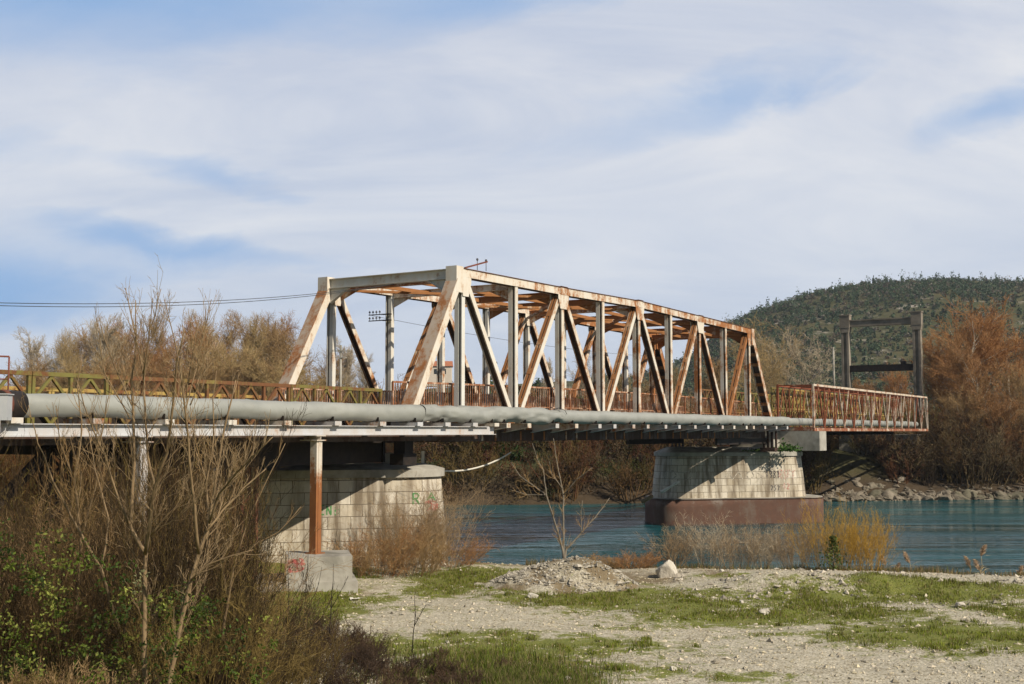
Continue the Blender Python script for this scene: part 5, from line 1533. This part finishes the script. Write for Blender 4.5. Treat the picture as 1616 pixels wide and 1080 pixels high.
for i in range(100):
    px = rng.uniform(1300, 1640) if i < 74 else rng.uniform(1290, 1420)
    X = (px-808)/1850*105; w0 = float(waterline(X)); e = abs(rng.normal(0, .7))-.2 if i < 74 else rng.uniform(1, 6)
    D = w0+e; X = (px-808)/1850*D; z = float(h_far(X, D)); r = rng.uniform(.24, .62)*(1.25 if e < .8 else .7)
    o = bpy.data.objects.new('bank_boulder', RB[int(rng.integers(0, 5))]); C.objects.link(o)
    o.location = (X, D, z-r*.05); o.scale = (r*rng.uniform(1, 1.6), r, r*rng.uniform(.8, 1.2)); o.rotation_euler = (rng.uniform(-.4, .4), rng.uniform(-.4, .4), rng.uniform(0, 6))
    tag(o, 'grey limestone boulder in the rocky far bank at the waterline, right of the far pier', 'boulder', 'boulders of the rocky far bank')

def octa(n, P, size, cols, name, mat, parent=None, flat=.65):
    base = np.array([(1, 0, 0), (-1, 0, 0), (0, 1, 0), (0, -1, 0), (0, 0, 1), (0, 0, -1)], float)
    fc = np.array([(0, 2, 4), (2, 1, 4), (1, 3, 4), (3, 0, 4), (2, 0, 5), (1, 2, 5), (3, 1, 5), (0, 3, 5)])
    V = np.repeat(base[None], n, 0)*rng.uniform(.6, 1.3, (n, 6, 1))
    V += rng.normal(size=(n, 6, 3))*.18
    a = rng.uniform(0, 6.28, n); ca, sa = np.cos(a)[:, None], np.sin(a)[:, None]
    x = V[:, :, 0]*ca-V[:, :, 1]*sa; y = V[:, :, 0]*sa+V[:, :, 1]*ca
    V = np.stack([x*rng.uniform(.7, 1.3, (n, 1)), y, V[:, :, 2]*flat], -1)*np.asarray(size)[:, None, None]+P[:, None, :]
    F = (fc[None]+(np.arange(n)*6)[:, None, None]).reshape(-1, 3)
    return np_mesh(name, V.reshape(-1, 3), F, M[mat], parent, col=np.repeat(cols, 6, 0))
n = 900; X_ = rng.uniform(25, 52, n); e_ = np.abs(rng.normal(0, 1.0, n))-.5; D_ = waterline(X_)+e_
octa(n, np.stack([X_, D_, h_far(X_, D_)+.05], 1), rng.uniform(.08, .30, n), np.array([(.17, .145, .11)])*rng.uniform(.5, 1.3, (n, 1)), 'bank_rubble', 'gravel')['kind'] = 'stuff'
n = 26000
u = rng.random(n*2); D_ = 21+np.sqrt(u)*0+u**1.0*23.5; X_ = rng.uniform(-.22, .47, n*2)*D_
g = green_f(X_, D_); gg = fbm(X_*1.6, D_*1.6, 91)
keep = (rng.random(n*2) < np.clip(1.0-.9*g+1.6*(gg-.5), .06, 1)) & (D_ < crest(X_)+.8) & (X_ > -5.6)
X_, D_ = X_[keep][:n], D_[keep][:n]; n = len(X_)
sz = np.clip(rng.lognormal(-4.2, .58, n), .007, .09)
Pg = np.stack([X_, D_, h_near(X_, D_)+sz*.15], 1)
gc = np.array([(.47, .415, .315)])*rng.uniform(.5, 1.35, (n, 1))*np.array([1, 1, 1]); gc[:, 2] *= rng.uniform(.88, 1.06, n)
octa(n, Pg, sz, gc, 'gravel', 'gravel')['kind'] = 'stuff'

n = 1500; X_ = rng.uniform(5, 19, n); D_ = crest(X_)-rng.uniform(.5, 8, n); ok = fbm(X_*.9, D_*.7, 141) > .5; X_, D_ = X_[ok], D_[ok]; n = len(X_)
sz = np.clip(rng.lognormal(-3.1, .5, n), .025, .16)
octa(n, np.stack([X_, D_, h_near(X_, D_)+sz*.12], 1), sz, np.array([(.46, .41, .33)])*rng.uniform(.35, 1.35, (n, 1)), 'bank_stones', 'gravel')['kind'] = 'stuff'
# gravel heap
t = thing('gravel_heap', 'heap of pale gravel and stones with a sapling growing on it', 'gravel heap', HEAP)
def heap_h(x, y):
    r = np.sqrt((x/2.6)**2+(y/1.8)**2)*(1+.7*(fbm(x*.7+9, y*.7, 15)-.5))
    return .80*np.clip(1-r, 0, 1)**.9+.30*np.exp(-(((x-1.0)/.9)**2+((y+.2)/.8)**2))*np.clip(1.2-r, 0, 1)+.26*(fbm(x*1.3, y*1.3, 16)-.5)*np.clip(1.3-r, 0, 1)-.16*np.clip(r-.8, 0, 1)
xx = np.linspace(-2.9, 2.9, 60); yy = np.linspace(-2.1, 2.1, 46); X2, Y2 = np.meshgrid(xx, yy); Zh = heap_h(X2, Y2)+.02
i2 = np.arange(60*46).reshape(46, 60); Fq = np.stack([i2[:-1, :-1].ravel(), i2[:-1, 1:].ravel(), i2[1:, 1:].ravel(), i2[1:, :-1].ravel()], 1)
hc = np.zeros((60*46, 3)); hc[:, 0] = np.clip(.62+1.2*(fbm(X2.ravel()*1.2, Y2.ravel()*1.2, 17)-.5), 0, 1); hc[:, 1] = np.clip(.12+1.4*(fbm(X2.ravel(), Y2.ravel(), 18)-.5), 0, .6)
np_mesh('mound', np.stack([X2.ravel(), Y2.ravel(), Zh.ravel()], 1), Fq, M['ground'], t, col=hc, smooth=True)
n = 3600; a_ = rng.uniform(0, 6.28, n); r_ = np.sqrt(rng.random(n))*1.02; x_ = r_*np.cos(a_)*2.35; y_ = r_*np.sin(a_)*1.7
kp = rng.random(n) < np.clip(1.7-2.2*fbm(x_*1.1, y_*1.1, 17), .15, 1); x_, y_ = x_[kp], y_[kp]; n = len(x_)
sz = np.clip(rng.lognormal(-3.45, .5, n), .012, .13)
octa(n, np.stack([x_, y_, heap_h(x_, y_)+.02+sz*.2], 1), sz, np.array([(.40, .365, .30)])*rng.uniform(.45, 1.3, (n, 1)), 'stones', 'gravel', t)['kind'] = 'stuff'

# ------------------------------------------------------------------ grass
def grass(name, pts, hgt, cols, wid=.008):
    n = len(pts); a = rng.uniform(0, 6.28, n); h = hgt*rng.uniform(.5, 1.25, n); w_ = wid*rng.uniform(.7, 1.4, n)
    ux, uy = np.cos(a), np.sin(a); ln = rng.uniform(.1, .55, n)*h; b = rng.uniform(0, 6.28, n)
    base = pts
    mid = base+np.stack([np.cos(b)*ln*.35, np.sin(b)*ln*.35, h*.6], 1); tip = base+np.stack([np.cos(b)*ln, np.sin(b)*ln, h], 1)
    w2 = np.stack([ux*w_, uy*w_, 0*w_], 1)
    V = np.stack([base-w2, base+w2, mid+w2*.7, mid-w2*.7, tip+w2*.1, tip-w2*.1], 1).reshape(-1, 3)
    o_ = (np.arange(n)*6)[:, None]; F = np.concatenate([o_+np.array([[0, 1, 2, 3]]), o_+np.array([[3, 2, 4, 5]])], 1).reshape(-1, 4)
    o = np_mesh(name, V, F, M['grass'], col=np.repeat(cols, 6, 0)); o['kind'] = 'stuff'; return o
TALL = [patch(*a) for a in [(745, 918, 70, 14), (930, 945, 110, 12), (870, 940, 50, 10), (1480, 920, 115, 8), (815, 1062, 80, 20), (740, 1050, 60, 20), (1190, 968, 90, 7), (1340, 962, 90, 9), (480, 965, 70, 20), (1590, 965, 40, 12), (1100, 945, 60, 8), (1260, 945, 60, 8)]]
n = 230000
D_ = 21+rng.random(n)*23; X_ = rng.uniform(-.25, .47, n)*D_
g = field(TALL, X_, D_); lo = green_f(X_, D_); cl = fbm(X_*1.7, D_*2.6, 95)
keep = (rng.random(n) < np.clip((g-.18)*1.1+(lo-.40)*.40+(cl-.5)*1.6, 0, 1)*.95) & (D_ < crest(X_)+1.5)
X_, D_, g = X_[keep], D_[keep], g[keep]; n = len(X_)
cg = np.array([(.15, .17, .022)])*rng.uniform(.65, 1.5, (n, 1)); dry = rng.random(n) < .25
cg[dry] = np.array([(.25, .20, .09)])*rng.uniform(.7, 1.2, (int(dry.sum()), 1))
grass('grass', np.stack([X_, D_, h_near(X_, D_)-.01], 1), .03+.13*np.clip(g, 0, 1)*np.clip(fbm(X_*1.7, D_*2.6, 95)-.30, 0, 1)*2.2, cg, .009)
tx = rng.uniform(-.2, .46, 6000); td = 21.5+rng.random(6000)*22; tx = tx*td
tg = green_f(tx, td); ok = (rng.random(6000) < np.clip((tg-.40)*1.0, 0, .30)) & (td < crest(tx)+.3); tx, td = tx[ok], td[ok]
nb = 46; n = len(tx)*nb; sp_ = np.repeat(rng.uniform(.04, .16, len(tx)), nb)
X_ = np.repeat(tx, nb)+rng.normal(size=n)*sp_; D_ = np.repeat(td, nb)+rng.normal(size=n)*sp_
cg = np.repeat(np.array([(.15, .175, .022)])*rng.uniform(.65, 1.45, (len(tx), 1)), nb, 0)*rng.uniform(.7, 1.4, (n, 1)); dry = rng.random(n) < .18
cg[dry] = np.array([(.27, .21, .10)])
grass('grass_tufts', np.stack([X_, D_, h_near(X_, D_)-.01], 1), np.repeat(rng.uniform(.04, .13, len(tx)), nb), cg, .008)
# tall grass at the foot of the picture
n = 12000; X_ = np.empty(n); D_ = np.empty(n)
for (a, b, c0, c1) in [(0, 8500, (835, 1084), (58, 20)), (8500, 12000, (690, 1055), (95, 34))]:
    px = rng.normal(c0[0], c1[0], b-a); py = rng.normal(c0[1], c1[1], b-a)
    zz = -4.8; t_ = (540-py); Dd = np.abs(zz)/np.maximum(.02, -(CP*t_+F_PX*SP)/(F_PX*CP-t_*SP)); X_[a:b] = (px-808)/1850*Dd*1.0; D_[a:b] = Dd
ok = (D_ > 19) & (D_ < 27); X_, D_ = X_[ok], D_[ok]; n = len(X_)
cg = np.array([(.10, .135, .018)])*rng.uniform(.5, 1.5, (n, 1)); dry = rng.random(n) < .4; cg[dry] = np.array([(.24, .19, .09)])*rng.uniform(.6, 1.2, (int(dry.sum()), 1))
grass('tall_grass', np.stack([X_, D_, h_near(X_, D_)-.01], 1), .42*fbm(X_*2, D_*2, 99), cg, .007)
# dry straw along the bank edge
n = 9000; X_ = rng.uniform(.5, 19, n); D_ = crest(X_)+rng.normal(.6, .5, n); cg = np.array([(.26, .19, .09)])*rng.uniform(.5, 1.3, (n, 1))
gm = rng.random(n) < .3; cg[gm] = np.array([(.10, .12, .02)])
grass('bank_straw', np.stack([X_, D_, h_near(X_, D_)-.01], 1), .22*fbm(X_*.9, D_, 97)*2, cg, .008)

# reeds with plumes
for i, (px, py, lb) in enumerate([(1548, 873, 'tallest reed plume at the right, rising above the water'), (1531, 891, 'reed plume left below the tallest one'), (1546, 896, 'low reed plume directly under the tallest one'),
        (1435, 884, 'reed plume standing alone left of the right-hand reeds'), (1398, 888, 'wide reed plume beside the outer golden willow'), (1412, 901, 'low reed plume right below the wide one'),
        (1373, 877, 'reed plume inside the outer golden willow'), (1606, 906, 'reed plume at the right edge of the picture')]):
    X = (px-808)/1850*39.5; D = float(crest(X))+.5; top = at(px, py, D); gz = float(h_near(top.x, D)); b0 = Vector((top.x-.12+.24*random.random(), D, gz))
    t = thing('reed', lb, 'reed', b0, 0, 'reeds with tan plumes at the water edge')
    m = MB(b0); m.tube([b0, b0.lerp(top, .5)+Vector((.03, 0, .02)), top], [.010, .008, .006], 5); m.build('stem', M['reed'], t)
    m = MB(b0)
    for k in range(4):
        z = .15+.2*k; p = b0.lerp(top, z); a = random.uniform(0, 6.28); L = random.uniform(.25, .5); e_ = p+Vector((math.cos(a)*L, math.sin(a)*L*.6, L*.35)); s_ = Vector((-math.sin(a), math.cos(a), .3))*.012
        md = p.lerp(e_, .5)+Vector((0, 0, .07)); m.add([p-s_, p+s_, md+s_, md-s_, e_], [(0, 1, 2, 3), (3, 2, 4)])
    m.build('leaf', M['reed'], t, recalc=False)
    rd = random.Random(i); out = []
    lean = rd.choice((-1, 1))*.10
    for k in range(150):
        f = rd.random(); p = top+Vector((lean*f*1.2, 0, -.10+.36*f)); a = rd.uniform(0, 6.28); L = .13*(1-abs(f-.35))*rd.uniform(.5, 1.2)
        e_ = p+Vector((math.cos(a)*L+lean*.5, math.sin(a)*L, L*.7)); out.append((*p, *e_, .010, .004, 0))
    S_ = np.array(out); S_[:, 0:3] -= np.array(b0); S_[:, 3:6] -= np.array(b0); seg_obj('plume', S_, M['plume'], t, 3)
for i, (px, py, lb) in enumerate([(1306*1, 0, '')]): pass

# small green conifer, weeds, driftwood, scraps
def leafy(name, label, cat, P0, P, size, colr, stems=None):
    t = thing(name, label, cat, P0); V, F = leaf_quads(P, size, rng, .3); c = np.repeat(np.array([colr])*rng.uniform(.6, 1.5, (len(P), 1)), 4, 0)
    np_mesh('leaves', V, F, M['leafcol'], t, col=c)
    m = MB(); h = float(P[:, 2].max()); m.tube([(0, 0, -.05), (.02, 0, h*.9)], [.03, .008], 6); m.build('stem', M['bark_grey'], t); return t
D = 40.6; p = at(1315, 890, D); gz = float(h_near(p.x, D)); P = rng.normal(size=(420, 3))*np.array([.24, .24, .0]); f = rng.random(420); P[:, 2] = f*1.15+.05; P[:, :2] *= (1.15-f)[:, None]
leafy('conifer_sapling', 'little dark green bush in front of the golden willows', 'sapling', Vector((p.x, D, gz)), P, .05, (.085, .11, .022))
q = B(38.0, -1.15, -1.26)
P = rng.normal(size=(260, 3))*np.array([.36, .3, .2]); P[:, 2] = np.abs(P[:, 2])
q = at(1243, 712, 76.2); leafy('green_weed', 'green weed tuft on the far pier cap under the concrete bracket', 'plant', q, P, .10, (.055, .12, .02))
P = rng.normal(size=(160, 3))*np.array([.5, .2, .06]); P[:, 2] = np.abs(P[:, 2])
q = at(1196, 712, 76.6); leafy('green_weed', 'low weed on the sloping far pier cap', 'plant', q, P, .08, (.07, .11, .025))
def log(name, a, b, r, mat, label, cat):
    c0 = (Vector(a)+Vector(b))/2; m = MB(c0); a = Vector(a); b = Vector(b); L = (b-a).length
    pts = [a.lerp(b, k/6)+Vector((random.gauss(0, .02*L/2), 0, random.gauss(0, .015*L/2))) for k in range(7)]
    m.tube(pts, [r*(1-.06*k)*random.uniform(.85, 1.1) for k in range(7)], 8); k_ = pts[4]; m.tube([k_, k_+Vector((.1, -.1, .35))*L*.35], [r*.5, r*.2], 6)
    o = m.build(name, mat); o.location = c0; return tag(o, label, cat)
log('driftwood', at(1043, 777, 74.2), at(1072, 760, 73.9), .10, M['hose'], 'pale driftwood log leaning on the left end of the far pier', 'log')
log('driftwood', at(1013, 792, 74.0), at(1030, 783, 73.6), .16, M['bark_tan'], 'brown driftwood stump lodged at the caisson corner', 'log')
for (px, py, lb) in [(418, 953, 'crumpled white plastic scrap on the grass left of the footing'), (560, 948, 'white scrap lying at the edge of the gravel by the footing')]:
    g = gpoint(px, py); m = MB(); n_ = 7; vs = []
    for i in range(n_):
        for j in range(n_): vs.append((.28*(i/(n_-1)-.5)+random.gauss(0, .01), .2*(j/(n_-1)-.5)+random.gauss(0, .01), .03+.05*random.random()))
    m.add(vs, [(i*n_+j, i*n_+j+1, (i+1)*n_+j+1, (i+1)*n_+j) for i in range(n_-1) for j in range(n_-1)]); o = m.build('plastic_scrap', M['hose'], recalc=False); o.location = g; tag(o, lb, 'litter')

hm = bpy.data.materials.new('haze_air'); hm.use_nodes = True; hn = hm.node_tree
for n_ in list(hn.nodes): hn.nodes.remove(n_)
ho = hn.nodes.new('ShaderNodeOutputMaterial'); hv = hn.nodes.new('ShaderNodeVolumePrincipled')
hv.inputs['Color'].default_value = (.78, .86, 1.0, 1); hv.inputs['Density'].default_value = .00013
hn.links.new(hv.outputs[0], ho.inputs['Volume'])
hb = MB(); hb.box((-1700, -400, -11), (1700, 2700, 150)); tag(hb.build('haze', hm), kind='stuff')

# ================================================================== CAMERA, LIGHT, SKY
cam = bpy.data.cameras.new('camera'); co = bpy.data.objects.new('camera', cam); C.objects.link(co)
cam.sensor_width = 36; cam.lens = F_PX/1616*36; cam.clip_end = 6000; cam.clip_start = .1
co.location = (0, 0, 0); co.rotation_euler = (math.pi/2+PITCH, 0, 0)
bpy.context.scene.camera = co

PHI, ELEV = R(50), R(37)
S = Vector((math.sin(PHI)*math.cos(ELEV), -math.cos(PHI)*math.cos(ELEV), math.sin(ELEV)))
sun = bpy.data.lights.new('sun', 'SUN'); so = bpy.data.objects.new('sun', sun); C.objects.link(so)
sun.energy = 5.0; sun.angle = R(.5); sun.color = (1.0, .895, .735)
so.rotation_euler = (-S).to_track_quat('-Z', 'Y').to_euler(); so.location = S*200

w = bpy.data.worlds.new('World'); bpy.context.scene.world = w; w.use_nodes = True
nt = w.node_tree
bg = nt.nodes['Background']
sky = nt.nodes.new('ShaderNodeTexSky'); sky.sky_type = 'NISHITA'; sky.sun_disc = False
sky.sun_elevation = ELEV; sky.sun_rotation = math.pi-PHI; sky.air_density = 1.0; sky.dust_density = .6; sky.ozone_density = 2.0
tc = nt.nodes.new('ShaderNodeTexCoord'); V = tc.outputs['Generated']
sx = nt.nodes.new('ShaderNodeSeparateXYZ'); nt.links.new(V, sx.inputs[0])
den = math_n(nt, 'ADD', math_n(nt, 'MAXIMUM', sx.outputs[2], 0.0), .42)
cb_ = nt.nodes.new('ShaderNodeCombineXYZ')
nt.links.new(math_n(nt, 'DIVIDE', sx.outputs[0], den), cb_.inputs[0]); nt.links.new(math_n(nt, 'DIVIDE', sx.outputs[1], den), cb_.inputs[1])
P0 = cb_.outputs[0]
def rotmap(ang, sc, loc=(0, 0, 0)):
    n = nt.nodes.new('ShaderNodeMapping'); n.inputs['Rotation'].default_value = (0, 0, ang); n.inputs['Scale'].default_value = sc; n.inputs['Location'].default_value = loc
    nt.links.new(P0, n.inputs[0]); return n.outputs[0]
big = noise(nt, rotmap(R(24), (.8, 1.3, 1), (3.1, 1.7, 0)), 1.2, 8, .55, .6)
wisp = noise(nt, rotmap(R(28), (1.2, 2.6, 1), (1, 5, 0)), 2.0, 10, .62, 1.2)
warp = noise(nt, rotmap(R(24), (1.2, 2.0, 1), (9, 4, 0)), 1.5, 7, .6, .3)
# thin places where the blue shows: bearing and height on the sky dome
az = math_n(nt, 'ARCTAN2', sx.outputs[0], sx.outputs[1])
el = math_n(nt, 'ARCSINE', sx.outputs[2])
az = math_n(nt, 'ADD', az, math_n(nt, 'MULTIPLY', math_n(nt, 'SUBTRACT', wisp, .5), .22))
el = math_n(nt, 'ADD', el, math_n(nt, 'MULTIPLY', math_n(nt, 'SUBTRACT', warp, .5), .10))
thin = None
for (u0, v0, ua, va, tl, wt) in [(-.40, .335, .18, .050, .14, .62), (-.24, .345, .12, .05, .2, .38), (-.24, .205, .08, .014, -.05, .55), (-.29, .150, .10, .016, -.06, .70), (-.42, .105, .15, .034, .03, .95), (-.12, .140, .09, .014, 0, .28),
                             (.42, .262, .10, .026, .22, .70), (.20, .280, .085, .024, .25, .60), (-.02, .372, .14, .035, .2, .7), (.36, .37, .12, .025, .1, .45), (.06, .250, .12, .022, .1, .30), (.17, .20, .13, .02, .0, .26), (.36, .12, .14, .03, 0, .28), (-.42, .22, .10, .03, 0, .30)]:
    du = math_n(nt, 'SUBTRACT', az, u0); dv = math_n(nt, 'SUBTRACT', math_n(nt, 'SUBTRACT', el, v0), math_n(nt, 'MULTIPLY', du, tl))
    q_ = math_n(nt, 'ADD', math_n(nt, 'POWER', math_n(nt, 'MULTIPLY', du, 1/ua), 2), math_n(nt, 'POWER', math_n(nt, 'MULTIPLY', dv, 1/va), 2))
    h_ = math_n(nt, 'MULTIPLY', math_n(nt, 'EXPONENT', math_n(nt, 'MULTIPLY', q_, -1)), wt)
    thin = h_ if thin is None else math_n(nt, 'ADD', thin, h_)
f = math_n(nt, 'ADD', math_n(nt, 'MULTIPLY', big, .62), math_n(nt, 'MULTIPLY', wisp, .38))
f = math_n(nt, 'ADD', .48, math_n(nt, 'MULTIPLY', math_n(nt, 'SUBTRACT', f, .5), 1.6))
f = math_n(nt, 'SUBTRACT', math_n(nt, 'ADD', f, .40), math_n(nt, 'MULTIPLY', thin, math_n(nt, 'ADD', .38, math_n(nt, 'MULTIPLY', wisp, .9))))
cov = ramp(nt, f, [(.06, 0), (.66, 1)])
zc = nt.nodes.new('ShaderNodeMapRange'); zc.inputs[1].default_value = .46; zc.inputs[2].default_value = .80; zc.inputs[3].default_value = 1; zc.inputs[4].default_value = .08; nt.links.new(sx.outputs[2], zc.inputs[0])
yc = nt.nodes.new('ShaderNodeMapRange'); yc.inputs[1].default_value = -.15; yc.inputs[2].default_value = .45; yc.inputs[3].default_value = .10; nt.links.new(sx.outputs[1], yc.inputs[0])
clear = math_n(nt, 'MULTIPLY', zc.outputs[0], yc.outputs[0])  # unseen sky overhead and behind thinned of cloud to lower the fill light
cov = math_n(nt, 'MULTIPLY', cov, clear)
shade = noise(nt, rotmap(R(24), (1.0, 2.2, 1), (7, 2, 0)), 1.5, 9, .6, .9)
ccol = mix(nt, ramp(nt, shade, [(.36, 0), (.64, 1)]), (.53, .58, .69), (.75, .755, .78))
hz = nt.nodes.new('ShaderNodeMapRange'); hz.inputs[1].default_value = .30; hz.inputs[2].default_value = .05; nt.links.new(sx.outputs[2], hz.inputs[0])
ccol = mix(nt, math_n(nt, 'MULTIPLY', hz.outputs[0], .5), ccol, (.50, .60, .74))
skyc = mix(nt, 1.0, sky.outputs[0], (.050, .050, .050), 'MULTIPLY')
skyc = mix(nt, math_n(nt, 'MULTIPLY', clear, .85), skyc, (.255, .445, .755))
col = mix(nt, math_n(nt, 'MULTIPLY', cov, .95), skyc, ccol)
nt.links.new(col, bg.inputs[0]); bg.inputs[1].default_value = 1.0

sc = bpy.context.scene
sc.view_settings.view_transform = 'Standard'; sc.view_settings.look = 'None'; sc.view_settings.exposure = .12; sc.view_settings.gamma = 1
sc.cycles.max_bounces = 6; sc.cycles.diffuse_bounces = 3; sc.cycles.glossy_bounces = 3; sc.cycles.transmission_bounces = 3
sc.cycles.use_denoising = True
